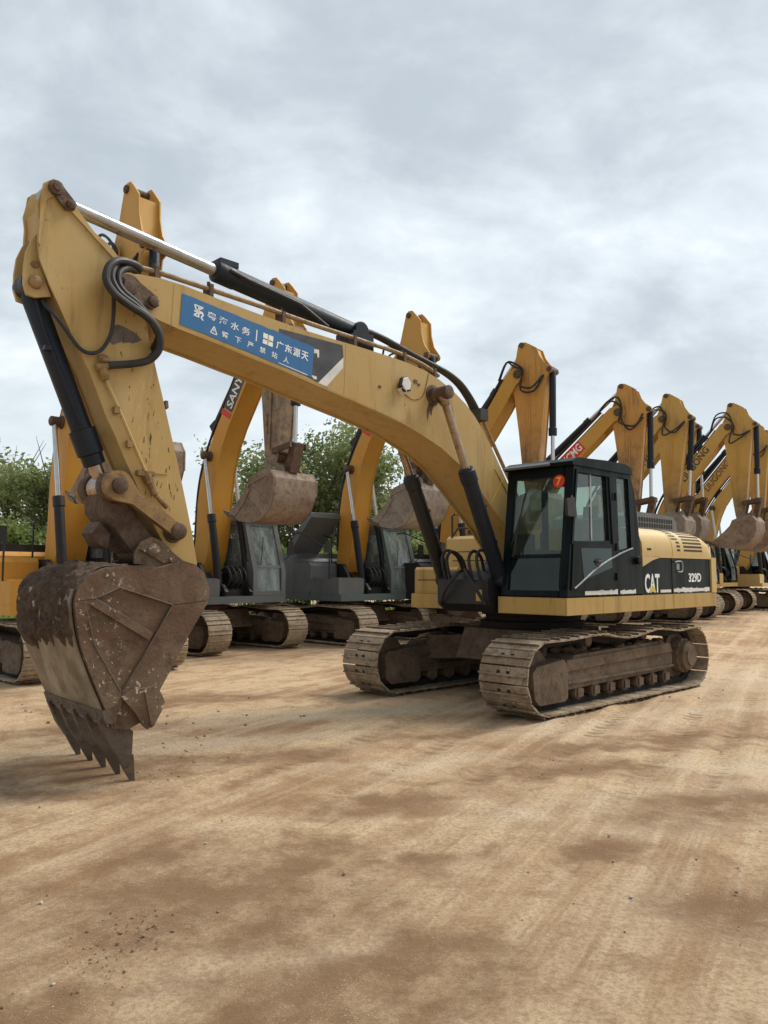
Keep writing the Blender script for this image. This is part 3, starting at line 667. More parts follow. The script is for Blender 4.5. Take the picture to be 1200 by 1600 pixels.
# --- stick
so = [(7.33, 4.93), (7.30, 5.02), (7.24, 5.065), (7.17, 5.055), (7.12, 4.99), (7.08, 4.91), (6.98, 4.82), (6.87, 4.71), (6.73, 4.635), (6.60, 4.50), (6.44, 4.22), (6.35, 4.0), (6.27, 3.70), (6.20, 3.46), (6.14, 3.25), (6.07, 3.0),
      (5.98, 2.68), (5.89, 2.33), (5.82, 2.05), (5.77, 1.80), (5.80, 1.62), (5.92, 1.55), (6.04, 1.66), (6.10, 1.94), (6.23, 2.16), (6.36, 2.41), (6.44, 2.57), (6.53, 2.74), (6.62, 2.93), (6.70, 3.07), (6.87, 3.46), (7.01, 3.70), (7.16, 4.0), (7.24, 4.15), (7.33, 4.35), (7.345, 4.48), (7.34, 4.67), (7.36, 4.80)]
b = MB()
b.prism(so, .18, .205, 'y', .004); b.prism(so, -.135, -.11, 'y', .004)
core = [p for p in so if p[1] < 4.85 and p[1] > 1.75]
b.prism(inset(core, .02), -.1095, .1795, 'y')
rim = [(7.34, 4.85), (7.32, 5.0), (7.24, 5.065), (7.17, 5.055), (7.11, 4.97), (6.98, 4.82), (6.87, 4.71), (6.73, 4.635), (6.64, 4.55), (6.69, 4.53), (6.86, 4.66), (6.97, 4.75), (7.09, 4.84), (7.17, 4.90), (7.24, 4.91), (7.29, 4.86), (7.315, 4.72), (7.33, 4.45), (7.345, 4.48), (7.34, 4.67)]
b.prism(rim, .2055, .222, 'y', .003); b.prism(rim, -.152, -.1355, 'y', .003)
# brackets for the bucket cylinder on the outer face
br = [(7.30, 4.62), (7.37, 4.52), (7.415, 4.40), (7.43, 4.26), (7.43, 4.12), (7.40, 4.03), (7.33, 4.02), (7.20, 4.06), (7.28, 4.25), (7.32, 4.40)]
b.prism(br, .12, .155, 'y', .006); b.prism(br, -.105, -.07, 'y', .006)
b.box(6.10, 6.30, .2055, .215, 2.62, 2.635)
STK = b
# scratches, rust marks and a dark brown patch on the flank
rn = random.Random(21); b = STK
for k in range(54):
    t = rn.random()**.7; z = 2.2+1.9*(1-t); xm = 5.95+(z-2.2)*.22; x = xm+rn.uniform(-.02, .33); l = rn.uniform(.006, .03); a = rn.uniform(-.5, .5)
    w_ = rn.uniform(.002, .006)
    b.raw([(x-w_, .2068, z-l), (x+w_, .2068, z-l*.6), (x+w_+a*l, .2068, z+l), (x-w_*.4+a*l, .2068, z+l*1.3)], [(0, 1, 2, 3)], 1)
st = [(6.66, 3.92), (6.60, 3.93), (6.40, 3.86), (6.46, 3.80), (6.58, 3.78), (6.67, 3.74), (6.70, 3.80)]
st = [tuple(p.xy) for p in catmull([Vector((*p, 0)) for p in st+st[:1]], 5)][:-1]
st = [(x+.014*noise.noise(Vector((x*40, z*40, 1))), z+.014*noise.noise(Vector((x*40, z*40, 9)))) for x, z in st]
b.raw([(x, .2066, z) for x, z in st], [tuple(range(len(st)))], 2)
stick = STK.build('stick', [M['yellow'], M['rustpin'], M['darkpatch']], MAIN)
b = MB()
for s_ in (1, -.62):
    b.cut(); b.prism([(7.27, 5.03), (7.20, 5.05), (7.04, 4.90), (7.06, 4.84), (7.13, 4.82), (7.28, 4.96)], .223*s_, .245*s_, 'y', .004)
    b.lathe((7.225, .22*s_, 4.98), (7.225, .29*s_, 4.98), [(0, .06), (.05, .06), (.055, .035), (.07, .03)], 18); b.lathe((7.095, .24*s_, 4.875), (7.095, .28*s_, 4.875), [(0, .042), (.03, .04), (.04, .02)], 6)
b.build('apex_pin', M['rustpin'], stick)
b = MB()
for s_ in (1, -.68):
    b.cut(); b.lathe((7.335, .155*s_, 4.15), (7.335, .20*s_, 4.15), [(0, .06), (.03, .058), (.045, .03)], 14); b.lathe((7.345, .155*s_, 4.30), (7.345, .18*s_, 4.30), [(0, .035), (.02, .03)], 6)
b.build('bracket_pin', M['rustyel'], stick)
b = MB()   # lower end scraped to the steel, and the pin of the levers
b.lathe((6.03, -.34, 2.09), (6.03, .34, 2.09), [(0, .05), (.01, .075), (.03, .08), (.65, .08), (.67, .075), (.68, .05)], 18); b.lathe((6.03, .206, 2.09), (6.03, .23, 2.09), [(0, .105), (.02, .10)], 22)
b.cut(); b.lathe((5.93, -.26, 1.70), (5.93, .26, 1.70), [(0, .06), (.02, .09), (.5, .09), (.52, .06)], 18)
b.build('lever_pin', M['rustpin'], stick)
b = MB(); b.tube([(6.76, .235, 3.48), (6.71, .235, 3.36), (6.55, .235, 3.05), (6.34, .235, 2.63), (6.31, .235, 2.58)], .017, 8)
b.build('stick_pipe', M['yellow'], stick)
b = MB()
b.cyl((6.83, .245, 3.50), (6.70, .245, 3.54), .032, 10, .005); b.cyl((6.775, .245, 3.50), (6.735, .245, 3.40), .036, 10, .005); b.cyl((6.765, .245, 3.58), (6.765, .265, 3.60), .05, 8, .006)
b.cut(); b.cyl((6.33, .245, 2.60), (6.30, .245, 2.52), .042, 8, .005); b.box(6.26, 6.42, .206, .26, 2.585, 2.63, .006); b.cyl((6.30, .245, 2.54), (6.24, .25, 2.42), .035, 10, .008); b.cyl((6.24, .25, 2.42), (6.12, .25, 2.31), .025, 10)
for z in (3.15, 2.86): b.cut(); b.box(6.40+(z-2.7)*.45, 6.45+(z-2.7)*.45, .206, .255, z-.03, z+.03, .005)
b.build('pipe_fitting', M['rustyel'], stick)
# --- bucket cylinder, levers and link
p0 = Vector((7.335, 0, 4.15)); p1 = Vector((6.62, 0, 2.47)); d = (p1-p0).normalized()
b = MB(); b.lathe(p0, p1, [(.0, .06), (.08, .095), (1.27, .095), (1.275, .118), (1.50, .118), (1.51, .10), (1.60, .098), (1.61, .07)], 24)
b.cyl(p0+Vector((0, -.11, 0)), p0+Vector((0, .11, 0)), .10, 18, .01)
b.box(7.17, 7.23, .08, .14, 3.60, 3.64); b.tube([(7.30, .09, 4.02), (7.22, .11, 3.75), (6.90, .11, 3.02), (6.84, .09, 2.92)], .016, 8)
bc = b.build('bucket_cylinder', M['navy'], MAIN)
b = MB(); b.cyl(p0+d*1.58, p1-d*.08, .06, 18); b.cyl(p1+Vector((0, -.11, 0)), p1+Vector((0, .11, 0)), .12, 20, .012); b.build('cylinder_rod', M['dchrome'], bc)
for s_ in (1, -1):
    b = MB()
    a_ = Vector((6.62, 2.47)); c_ = Vector((6.03, 2.09)); dd = (c_-a_).normalized(); q = Vector((-dd.y, dd.x))
    ang = math.degrees(math.atan2(-dd.y, -dd.x))
    e_ = a_-dd*-.10
    P = [(a_.x+.135*math.cos(R(ang+t)), a_.y+.135*math.sin(R(ang+t))) for t in range(-120, 121, 20)] + [tuple(a_+dd*.20+q*.058)] + [(c_.x+.072*math.cos(R(ang+180+t)), c_.y+.072*math.sin(R(ang+180+t))) for t in range(-80, 81, 20)] + [tuple(a_+dd*.20-q*.058)]
    P = [(a_.x+.135*math.cos(R(ang+t)), a_.y+.135*math.sin(R(ang+t))) for t in range(-120, 121, 20)]
    sgn = 1 if (Vector(P[-1])-a_).dot(q) > 0 else -1
    P += [tuple(a_+dd*.19+q*.062*sgn)] + [tuple(c_+dd*.0+q*.062*sgn), tuple(c_+dd*.05+q*.045*sgn), tuple(c_+dd*.07), tuple(c_+dd*.05-q*.045*sgn), tuple(c_-q*.062*sgn)] + [tuple(a_+dd*.19-q*.062*sgn)]
    b.prism(P, .245*s_, .315*s_, 'y', .008)
    lv = b.build('bucket_lever', M['rustyel'], MAIN)
    b = MB(); b.lathe((6.62, .315*s_, 2.47), (6.62, .36*s_, 2.47), [(0, .072), (.035, .07), (.045, .045)], 18); b.lathe((6.62, .12*s_, 2.47), (6.62, .245*s_, 2.47), [(0, .13), (.02, .14), (.10, .14), (.12, .125)], 20)
    b.build('link_pin', M['rustpin'], lv)
b = MB()
b.prism([(6.72, 2.40), (6.62, 2.32), (6.52, 2.36), (6.44, 2.26), (6.17, 1.97), (6.20, 1.85), (6.32, 1.82), (6.44, 1.92), (6.70, 2.24)], -.19, .19, 'y', .02)
b.cyl((6.29, -.19, 1.91), (6.29, .19, 1.91), .11, 18, .01)
b.prism([(6.60, 2.05), (6.70, 2.16), (6.76, 2.06), (6.70, 1.96), (6.62, 1.92)], -.12, .12, 'y', .03)
b.build('bucket_link', M['rustpin'], MAIN)

# --- bucket
W = .69
BUCKX = Vector((6.3, .69, 0))
bl = [(6.68, 1.77), (6.54, 1.72), (6.42, 1.755), (6.29, 1.79), (6.09, 1.775), (6.01, 1.71), (5.95, 1.56), (5.97, 1.45), (6.15, 1.16), (6.31, .88), (6.41, .71), (6.56, .47), (6.66, .43), (6.795, .455), (6.85, .59), (6.99, .91), (7.075, 1.14), (7.115, 1.32), (7.13, 1.48), (7.10, 1.60), (7.02, 1.69), (6.88, 1.75)]
shell = [(6.795, .46), (6.85, .59), (6.99, .91), (7.075, 1.14), (7.115, 1.32), (7.13, 1.48), (7.10, 1.60), (7.02, 1.69), (6.88, 1.75), (6.68, 1.765), (6.45, 1.745), (6.15, 1.74), (6.03, 1.66), (5.98, 1.52), (6.03, 1.44)]
b = MB()
shell = [tuple(p.xy) for p in catmull([Vector((*p, 0)) for p in shell], 4)]
b.sheet(shell, .035, -W+.001, W-.001)
for s_ in (1, -1):
    b.prism(bl, (W-.03)*s_, (W+.004)*s_, 'y', .004)
    y0, y1 = (W+.0045)*s_, (W+.026)*s_
    b.prism([(6.30, 1.43), (5.96, 1.46), (6.15, 1.16), (6.31, .88), (6.41, .71), (6.71, .69), (6.735, .74)], y0, y1, 'y', .004)
    b.prism([(6.30, 1.435), (6.77, 1.585), (6.97, 1.50), (7.13, 1.485), (7.10, 1.60), (7.02, 1.69), (6.88, 1.75), (6.68, 1.77), (6.54, 1.72), (6.42, 1.755), (6.29, 1.79), (6.09, 1.775), (6.01, 1.71), (5.95, 1.56), (5.962, 1.465)], y0, y1, 'y', .004)
    b.prism([(7.13, 1.48), (6.97, 1.495), (7.03, 1.40), (6.96, 1.13), (6.74, .745), (6.715, .69), (6.78, .48), (6.85, .59), (6.99, .91), (7.075, 1.14), (7.115, 1.32)], y0, y1, 'y', .004)
    b.prism([(7.02, 1.46), (6.965, 1.497), (6.47, 1.205), (6.51, 1.145)], y0, (W+.034)*s_, 'y', .006)
buck = b.build('bucket', M['bucket'], MAIN)
RB = Matrix.Rotation(-.056, 4, 'Z'); buck.rotation_euler = (0, 0, -.056); buck.location = BUCKX - (RB.to_3x3() @ BUCKX)
b = MB()   # scoured outer wear sheet on the back
b.sheet([tuple(p.xy) for p in catmull([Vector((*p, 0)) for p in [(6.81, .47), (6.862, .59), (7.0, .905), (7.086, 1.138), (7.127, 1.32), (7.142, 1.47), (7.12, 1.58)]], 4)], -.012, -W+.01, W-.012); b.build('back_plate', M['bucketb'], buck)
b = MB()   # cutting lip
b.prism([(6.835, .62), (6.89, .60), (6.855, .505), (6.80, .49), (6.79, .53)], -W-.01, W+.03, 'y', .01); b.build('cutting_lip', M['tooth'], buck)
for yy in (.62, .32, .01, -.30, -.60):
    b = MB()
    b.prism([(6.85, .56), (6.885, .53), (6.80, .33), (6.715, .20), (6.605, .205), (6.60, .40), (6.68, .47), (6.79, .50)], yy-.036, yy+.036, 'y', .012)
    # pointed tip
    w0, w1 = .046, .012
    sec = [((6.725, .225), (6.596, .215), w0), ((6.655, .09), (6.580, .08), .034), ((6.582, -.038), (6.562, -.046), w1)]
    vs = []
    for (a_, c_, w_) in sec:
        vs += [(a_[0], yy-w_*.7, a_[1]), (a_[0], yy+w_*.7, a_[1]), (c_[0], yy+w_, c_[1]), (c_[0], yy-w_, c_[1])]
    fs = [(0, 1, 2, 3), (11, 10, 9, 8)]
    for i in range(2):
        for k in range(4): fs.append((i*4+k, (i+1)*4+k, (i+1)*4+(k+1) % 4, i*4+(k+1) % 4))
    b.raw(vs, fs); b.build('bucket_tooth', M['tooth'], buck)
for s_ in (1, -1):
    b = MB(); b.prism([(6.74, .70), (6.65, .75), (6.47, .765), (6.42, .73), (6.37, .63), (6.40, .55), (6.46, .45), (6.52, .42), (6.56, .46), (6.63, .57)], (W+.027)*s_, (W+.062)*s_, 'y', .008)
    b.prism([(6.56, .755), (6.53, .76), (6.46, .45), (6.49, .43)], (W+.0625)*s_, (W+.075)*s_, 'y', .004)
    b.build('side_cutter', M['bucket'], buck)
b = MB()
for yy in (-.275, .235):
    b.cut(); b.prism([(6.62, 1.75), (6.46, 1.77), (6.45, 1.90), (6.40, 1.99), (6.30, 2.035), (6.18, 1.985), (6.10, 1.90), (5.99, 1.82), (5.85, 1.78), (5.84, 1.66), (5.95, 1.60), (6.3, 1.72)], yy, yy+.04, 'y', .008)
b.lathe((6.29, .275, 1.91), (6.29, .31, 1.91), [(0, .06), (.025, .06), (.035, .04)], 18)
b.prism([(6.36, 1.97), (6.10, 1.87), (6.08, 1.80), (6.20, 1.80), (6.42, 1.92)], .2755, .29, 'y', .004); b.cyl((6.11, .29, 1.83), (6.11, .31, 1.83), .03, 8)
b.build('hinge_ear', M['bucket'], buck)
b = MB()      # weld beads along the stiffeners of the near side
for q0, q1 in (((6.74, .745), (6.965, 1.13)), ((6.965, 1.13), (7.035, 1.40)), ((6.965, 1.50), (6.48, 1.205)), ((6.30, 1.435), (6.72, .74)), ((6.30, 1.435), (6.77, 1.588)), ((6.77, 1.588), (6.97, 1.50))):
    b.cut(); b.tube([(q0[0], W+.026, q0[1]), ((q0[0]+q1[0])/2, W+.028, (q0[1]+q1[1])/2), (q1[0], W+.026, q1[1])], .007, 6)
b.build('weld_bead', M['tooth'], buck)
# caked mud on the shoulder of the bucket
prof_m = [(7.05, 1.00), (7.096, 1.12), (7.127, 1.24), (7.125, 1.33), (7.135, 1.45), (7.12, 1.56), (7.06, 1.655), (6.95, 1.735), (6.83, 1.765), (6.68, 1.775), (6.50, 1.76)]
P = [Vector((p[0], p[1], 0)) for p in prof_m]; P = catmull(P, 10)
vs = []; fs = []; ny = 110
for i, p in enumerate(P):
    d = (P[min(i+1, len(P)-1)]-P[max(i-1, 0)]).normalized(); nn = Vector((d.y, -d.x, 0)); f_ = i/(len(P)-1)
    for j in range(ny+1):
        y = -W+.005 + (2*W-.03)*j/ny; q = Vector((p.x*6, y*5, p.y*6))
        h = noise.fractal(q*1.5, .7, 2.1, 5)*.042 + noise.noise(q*.45+Vector((3, 1, 7)))*.045 + noise.noise(Vector((p.x*14, y*22+p.y*9, p.y*14)))*.020 + .046
        edge = .75*(y+W)/(2*W)        # ragged lower edge runs down towards the far side
        m = min(1, max(0, (f_-.07-.05*(y/W)+.06*noise.noise(Vector((y*3.1, 2, 1)))+.07*noise.noise(Vector((y*11, 5, 1))))*9)) * min(1, max(0, (.93-f_+.12*noise.noise(Vector((y*3, 9, 1))))*6)) * min(1, (W-.0-y)*6+.15)
        if y > .62: m *= min(1, max(0, 1-(y-.62)*3+.3*noise.noise(Vector((y*5, f_*6, 4)))))
        h = -.012 + max(0, h*(.72+.28*y/W)+.012)*m
        w_ = Vector((p.x, p.y, 0))+nn*-h if nn.x < 0 else Vector((p.x, p.y, 0))+nn*h
        vs.append((w_.x, y, w_.y))
for i in range(len(P)-1):
    for j in range(ny): a = i*(ny+1)+j; fs.append((a, a+1, a+ny+2, a+ny+1))
b = MB(); b.raw(vs, fs); b.build('caked_mud', M['mud'], buck, 180)
# --- hoses round the stick joint
def hose(pts, r, yf=None, par=stick, mat='rubber'):
    b = MB(); b.tube([(x, y, z) for x, y, z in pts], r, 10, smooth=6); return b.build('stick_hose', M[mat], par)
hose([(6.45, .27, 4.47), (6.51, .30, 4.49), (6.66, .36, 4.47), (6.76, .40, 4.42), (6.83, .42, 4.33), (6.84, .43, 4.22), (6.77, .44, 4.12), (6.63, .44, 4.05), (6.48, .43, 4.00), (6.37, .42, 3.93), (6.31, .40, 3.83), (6.31, .37, 3.72), (6.38, .32, 3.63), (6.52, .28, 3.58), (6.67, .26, 3.545), (6.72, .25, 3.53)], .034)
hose([(6.45, .20, 4.47), (6.54, .24, 4.50), (6.66, .30, 4.46), (6.75, .37, 4.38), (6.78, .40, 4.26), (6.71, .41, 4.15), (6.55, .41, 4.07), (6.40, .41, 3.98), (6.31, .38, 3.88), (6.27, .20, 3.78), (6.22, .0, 3.70)], .032)
hose([(6.45, .23, 4.44), (6.58, .31, 4.44), (6.69, .36, 4.36), (6.71, .38, 4.26), (6.66, .39, 4.18), (6.52, .39, 4.10), (6.40, .38, 3.99), (6.30, .36, 3.85), (6.29, .30, 3.74), (6.30, .1, 3.66)], .030)
hose([(6.75, .36, 4.20), (6.71, .30, 4.05), (6.705, .27, 3.87), (6.735, .255, 3.75), (6.80, .25, 3.65), (6.89, .25, 3.61), (6.98, .24, 3.64), (7.06, .22, 3.74), (7.16, .19, 3.88), (7.24, .15, 3.97), (7.26, .12, 4.02)], .017)
hose([(6.46, -.20, 4.47), (6.62, -.22, 4.60), (6.56, -.22, 4.74), (6.48, -.20, 4.62), (6.45, -.18, 4.50)], .022)
# ------------------------------------------------------------------ excavators parked in the row behind
def rot2(p, c, a):
    s, k = math.sin(a), math.cos(a); x, z = p[0]-c[0], p[1]-c[1]
    return (c[0]+x*k+z*s, c[1]-x*s+z*k)      # positive a leans forward (+x)

def row_machine(loc, yaw, label, boomm, armm, housem, cabm, buckm, sc=1.0, lean=0.0, sway=0.0, text=None, panel=None, textm='white',
                tmat='trackt', front='shell', hood=None, arm_text=False, open_hood=False, hoses=True, nz=0.0, curl=0.0, top=1.0, shift=0.0, tk=.60):
    """mid-size excavator with the boom raised, stick hanging, bucket curled"""
    root = thing('excavator', label, 'excavator', loc, R(yaw-90), 'excavators parked in the yard')
    root.scale = (sc, sc, sc); rj = random.Random(int(abs(loc[0])*100)); J = lambda a: rj.uniform(-a, a)
    F_ = (.25, 1.78)
    B = lambda p: rot2(p, F_, lean)                    # boom frame
    pin = B((2.3, 6.9))
    def S(p):                                          # stick frame, hangs from the boom pin
        x_, z_ = p
        if z_ > 6.95: x_ -= shift*(z_-6.95)/1.2; z_ = 6.95+(z_-6.95)*top
        q = (pin[0]+x_-2.3, pin[1]+z_-6.9); return rot2(q, pin, sway)
    BB = lambda L: [B(p) for p in L]; SS = lambda L: [S(p) for p in L]
    for s_ in (1, -1):
        y0, y1 = (1.42-tk, 1.42) if s_ > 0 else (-1.42, -1.42+tk)
        make_track(root, y0, y1, 1.70, -1.70, .47, .42, .04, 45, [M[tmat], M['trackd']], M['trackf'], detail=False, rollers=6)
    b = MB(); b.prism([(-.9, .48), (.9, .48), (.7, .88), (-.7, .88)], -.85, .85, 'y', .03)
    b.lathe((0, 0, .86), (0, 0, 1.05), [(0, .6), (.02, .64), (.1, .64), (.11, .58), (.19, .58)], 28); b.build('car_body', M['trackf'], root)
    b = MB(); b.box(-2.35, 1.42, -1.36, 1.38, 1.04, 1.20, .02); b.build('deck', M[cabm if housem == 'greyp' else housem], root)
    # engine house, right-hand boxes, counterweight
    hm = M[housem]
    b = MB(); b.prism([(-2.2, 1.201), (-.35, 1.201), (-.35, 2.02), (-.45, 2.10), (-2.1, 2.10), (-2.2, 2.0)], -1.34, .37, 'y', .03, seg=2)
    b.prism([(-2.2, 1.201), (-.42, 1.201), (-.42, 2.05), (-2.2, 2.05)], .372, 1.36, 'y', .03, seg=2)
    for k in range(5): b.box(-1.95, -1.45, -1.345, -1.341, 1.42+k*.06, 1.45+k*.06, 0, 1); b.box(-1.95, -1.45, 1.361, 1.365, 1.42+k*.06, 1.45+k*.06, 0, 1)
    for x in (-.9, -1.35): b.box(x-.006, x+.006, -1.344, -1.341, 1.22, 2.0, 0, 1)
    eh = b.build('engine_house', [hm, M['vent']], root)
    b = MB(); b.box(-2.0, -.6, -1.0, .9, 2.101, 2.24, .05, seg=2); b.cyl((-1.5, -.5, 2.2), (-1.5, -.5, 2.55), .07, 12); b.build('engine_hood', M['dcyl' if housem != 'greyp' else 'greyp'], eh)
    if open_hood:
        b = MB(); b.prism([(-.75, 2.26), (-.62, 2.22), (.25, 3.12), (.22, 3.24), (.10, 3.26)], -1.30, -.30, 'y', .03); b.tube([(-.1, -.35, 2.1), (.1, -.35, 3.0)], .02); b.build('raised_hood', M['greyp'], eh)
    b = MB(); b.prism([(-2.205, 1.42), (-2.45, 1.36), (-2.68, .8), (-2.74, 0), (-2.68, -.8), (-2.45, -1.34), (-2.205, -1.40)], 1.02, 2.0, 'z', .07, seg=2); b.build('counterweight', hm, root)
    b = MB(); b.prism([(-.34, 1.201), (.22, 1.201), (.28, 1.28), (.28, 1.90), (.2, 1.98), (-.34, 1.98)], -1.34, -.46, 'y', .03, seg=2); b.build('fuel_tank', hm, root)
    b = MB(); b.box(.285, 1.32, -1.34, -.50, 1.201, 1.58, .04, seg=2); b.box(.33, 1.28, -1.30, -.54, 1.581, 1.60, .004); b.build('tool_box', hm, root)
    b = MB(); b.tube([(.95, -1.32, 1.58), (.95, -1.32, 2.25), (.85, -1.32, 2.33), (-.2, -1.32, 2.75), (-1.9, -1.32, 2.75), (-1.95, -1.32, 2.1)], .018, 6)
    b.tube([(.15, -.52, 1.95), (.15, -.52, 2.6), (-.3, -.52, 2.75)], .018, 6); b.build('hand_rail', M['dcyl'], root)
    b = MB()
    b.prism([(.12, 1.2), (1.32, 1.2), (1.42, 1.3), (1.30, 1.46), (.75, 1.50), (.45, 1.95), (.10, 1.95)], -.42, -.335, 'y', .01); b.prism([(.12, 1.2), (1.32, 1.2), (1.42, 1.3), (1.30, 1.46), (.75, 1.50), (.45, 1.95), (.10, 1.95)], .285, .365, 'y', .01)
    b.box(.2, 1.2, -.33, .28, 1.201, 1.36, .01)
    for k in range(4): b.tube([(1.2, -.25+.15*k, 1.36), (1.38, -.25+.15*k, 1.6), (1.2, -.22+.14*k, 1.85), (.9, -.2+.13*k, 1.7)], .025, 6, smooth=4)
    b.build('boom_mount', M['dcyl'], root)
    # cab
    y0, y1 = .38, 1.38
    fxx = lambda z: 1.42-(max(z, 1.75)-1.75)/1.2*.34
    sh = lambda p: Vector((p.x+fxx(p.z)-1.42, p.y, p.z))
    b = MB()
    def fr(pts, a, c): b.prism(pts, a, c, 'y', .008)
    zr = 2.92
    for ya, yb in ((y0, y0+.06), (y1-.06, y1)):
        fr([(1.42, 1.205), (1.42, 1.75), (fxx(1.98), 1.98), (-.40, 1.98), (-.40, 1.205)], ya, yb)
        fr([(fxx(1.981), 1.981), (fxx(2.84), 2.84), (fxx(2.84)-.09, 2.84), (fxx(1.981)-.10, 1.981)], ya, yb)
        fr([(-.40, 1.981), (-.30, 1.981), (-.28, 2.84), (-.38, 2.84)], ya, yb); fr([(.34, 1.981), (.42, 1.981), (.42, 2.84), (.34, 2.84)], ya, yb)
        fr([(-.38, 2.841), (fxx(2.841), 2.841), (fxx(zr), zr), (-.36, zr)], ya, yb)
    for ya, yb in ((y0+.0605, y0+.13), (y1-.13, y1-.0605)): b.prism([(1.36, 1.205), (1.42, 1.205), (1.42, 1.75), (fxx(zr), zr), (fxx(zr)-.06, zr), (1.36, 1.75)], ya, yb, 'y', .006)
    b.box(1.37, 1.415, y0+.131, y1-.131, 1.205, 1.30, .004); b.box(1.37, 1.415, y0+.131, y1-.131, 1.84, 1.89, .004, fn=sh); b.box(1.37, 1.415, y0+.131, y1-.131, 2.82, 2.91, .004, fn=sh)
    b.box(-.40, -.35, y0+.061, y1-.061, 1.205, 2.0); b.box(-.37, -.33, y0+.061, y1-.061, 2.80, 2.91)
    b.prism([(fxx(zr)+.05, zr+.001), (.85, 3.0), (-.1, 3.0), (-.42, 2.96), (-.40, zr+.001)], y0-.02, y1+.02, 'y', .03, seg=2)
    cab = b.build('cab_shell', M[cabm], root)
    b = MB(); b.box(1.385, 1.391, y0+.13, y1-.13, 1.89, 2.83, fn=sh); b.build('windscreen', M['glassb'], cab, 0)
    b = MB(); b.box(1.385, 1.391, y0+.13, y1-.13, 1.30, 1.84, fn=sh); b.build('lower_windscreen', M['glassb'], cab, 0)
    b = MB(); b.prism([(fxx(1.99)-.10, 1.985), (fxx(2.84)-.09, 2.84), (.42, 2.84), (.42, 1.985)], y1-.035, y1-.03, 'y'); b.build('door_window', M['glassb'], cab, 0)
    b = MB(); b.prism([(fxx(1.99)-.10, 1.985), (fxx(2.84)-.09, 2.84), (.42, 2.84), (.42, 1.985)], y0+.03, y0+.035, 'y'); b.prism([(.34, 1.985), (.34, 2.84), (-.28, 2.84), (-.30, 1.985)], y0+.03, y0+.035, 'y'); b.build('right_window', M['glassb'], cab, 0)
    b = MB(); b.prism([(.34, 1.985), (.34, 2.84), (-.28, 2.84), (-.30, 1.985)], y1-.035, y1-.03, 'y'); b.build('rear_side_window', M['glassb'], cab, 0)
    b = MB(); b.box(.10, .6, .65, 1.1, 1.3, 1.8, .05); b.prism([(.05, 1.8), (.2, 1.8), (.02, 2.55), (-.1, 2.5)], .65, 1.1, 'y', .04); b.box(.6, 1.0, .48, .60, 1.21, 1.85, .03); b.build('driver_seat', M['seat'], cab)
    b = MB(); b.tube([(1.30, 1.40, 2.0), (1.42, 1.52, 2.15), (1.42, 1.52, 2.3)], .012, 6); b.box(1.40, 1.43, 1.44, 1.62, 2.14, 2.46, .01); b.build('wing_mirror', M['dcyl'], cab)
    b = MB(); b.tube([(.9, -1.30, 2.3), (1.0, -1.40, 2.42)], .012, 6); b.box(.98, 1.01, -1.50, -1.30, 2.2, 2.48, .01); b.build('right_mirror', M['dcyl'], root)
    b = MB(); b.tube([(1.40, .62, 1.92), (1.27, .80, 2.55)], .010, 5); b.build('windscreen_wiper', M['rubber'], cab)
    # boom
    rear = [(.10, 2.05), (.17, 2.6), (.20, 3.3), (.30, 3.85), (.52, 4.44), (.78, 4.92), (1.06, 5.37), (1.5, 6.10), (2.05, 6.98)]
    nose = arc((2.30, 6.90), .20, 120, -40, 8)
    frnt = [(2.26, 6.62), (1.90, 6.0), (1.55, 5.45), (1.26, 5.0), (1.02, 4.52), (.88, 4.05), (.80, 3.55), (.72, 2.9), (.60, 2.2), (.48, 1.85)]
    bp_ = rear + nose + frnt + arc((.25, 1.78), .2, -30, -210, 8)
    core = rear[:-1] + [(1.85, 6.6), (2.0, 6.25)] + frnt[1:] + [(.40, 1.72), (.12, 1.72)]
    b = MB(); b.prism(BB(bp_), -.28, -.255, 'y', .004); b.prism(BB(bp_), .255, .28, 'y', .004); b.prism(BB(inset(core, .015)), -.2545, .2545, 'y')
    boom = b.build('boom', M[boomm], root)
    b = MB()
    q = B((.62, 4.38)); b.lathe((q[0], -.50, q[1]), (q[0], .50, q[1]), [(0, .06), (.02, .09), (.18, .09), (.19, .12), (.81, .12), (.82, .09), (.98, .09), (1, .06)], 16)
    b.cut(); b.lathe((pin[0], -.33, pin[1]), (pin[0], .33, pin[1]), [(0, .06), (.02, .11), (.64, .11), (.66, .06)], 16); b.build('boom_pin', M['rustpin'], boom)
    b = MB()
    for yy in (-.2, -.12, .15):
        b.cut(); b.tube([(*(lambda p: (p[0], yy, p[1]))(B(p)),) for p in [(.02, 2.3), (.06, 3.0), (.10, 3.5), (.20, 4.0), (.40, 4.52), (.66, 5.02), (.94, 5.46), (1.38, 6.16), (1.80, 6.84)]], .028, 6, smooth=3)
    b.build('boom_pipe', M['rubber' if hoses else boomm], boom)
    if hoses:
        b = MB()
        for yy, o_ in ((-.32, 0), (-.36, .1)):
            P = BB([(1.75, 6.78), (1.95+J(.08), 7.12+o_+J(.12)), (2.25+J(.08), 7.15+o_+J(.12)), (2.45+J(.08), 6.95), (2.48+J(.08), 6.6-o_+J(.15))]); P.append(S((2.72+J(.1), 6.45-o_+J(.15))))
            P.append(S((2.98, 6.75+J(.1))))
            b.cut(); b.tube([(p[0], yy if 0 < i < 6 else yy+.12, p[1]) for i, p in enumerate(P)], .026, 6, smooth=4)
        b.build('joint_hose', M['rubber'], boom)
    # lettering runs up the right-hand flank
    ax = Vector((B((1.98, 6.72))[0]-B((1.12, 5.30))[0], B((1.98, 6.72))[1]-B((1.12, 5.30))[1])).normalized(); up = Vector((-ax.y, ax.x))
    o_ = Vector(B((1.25, 4.97)))
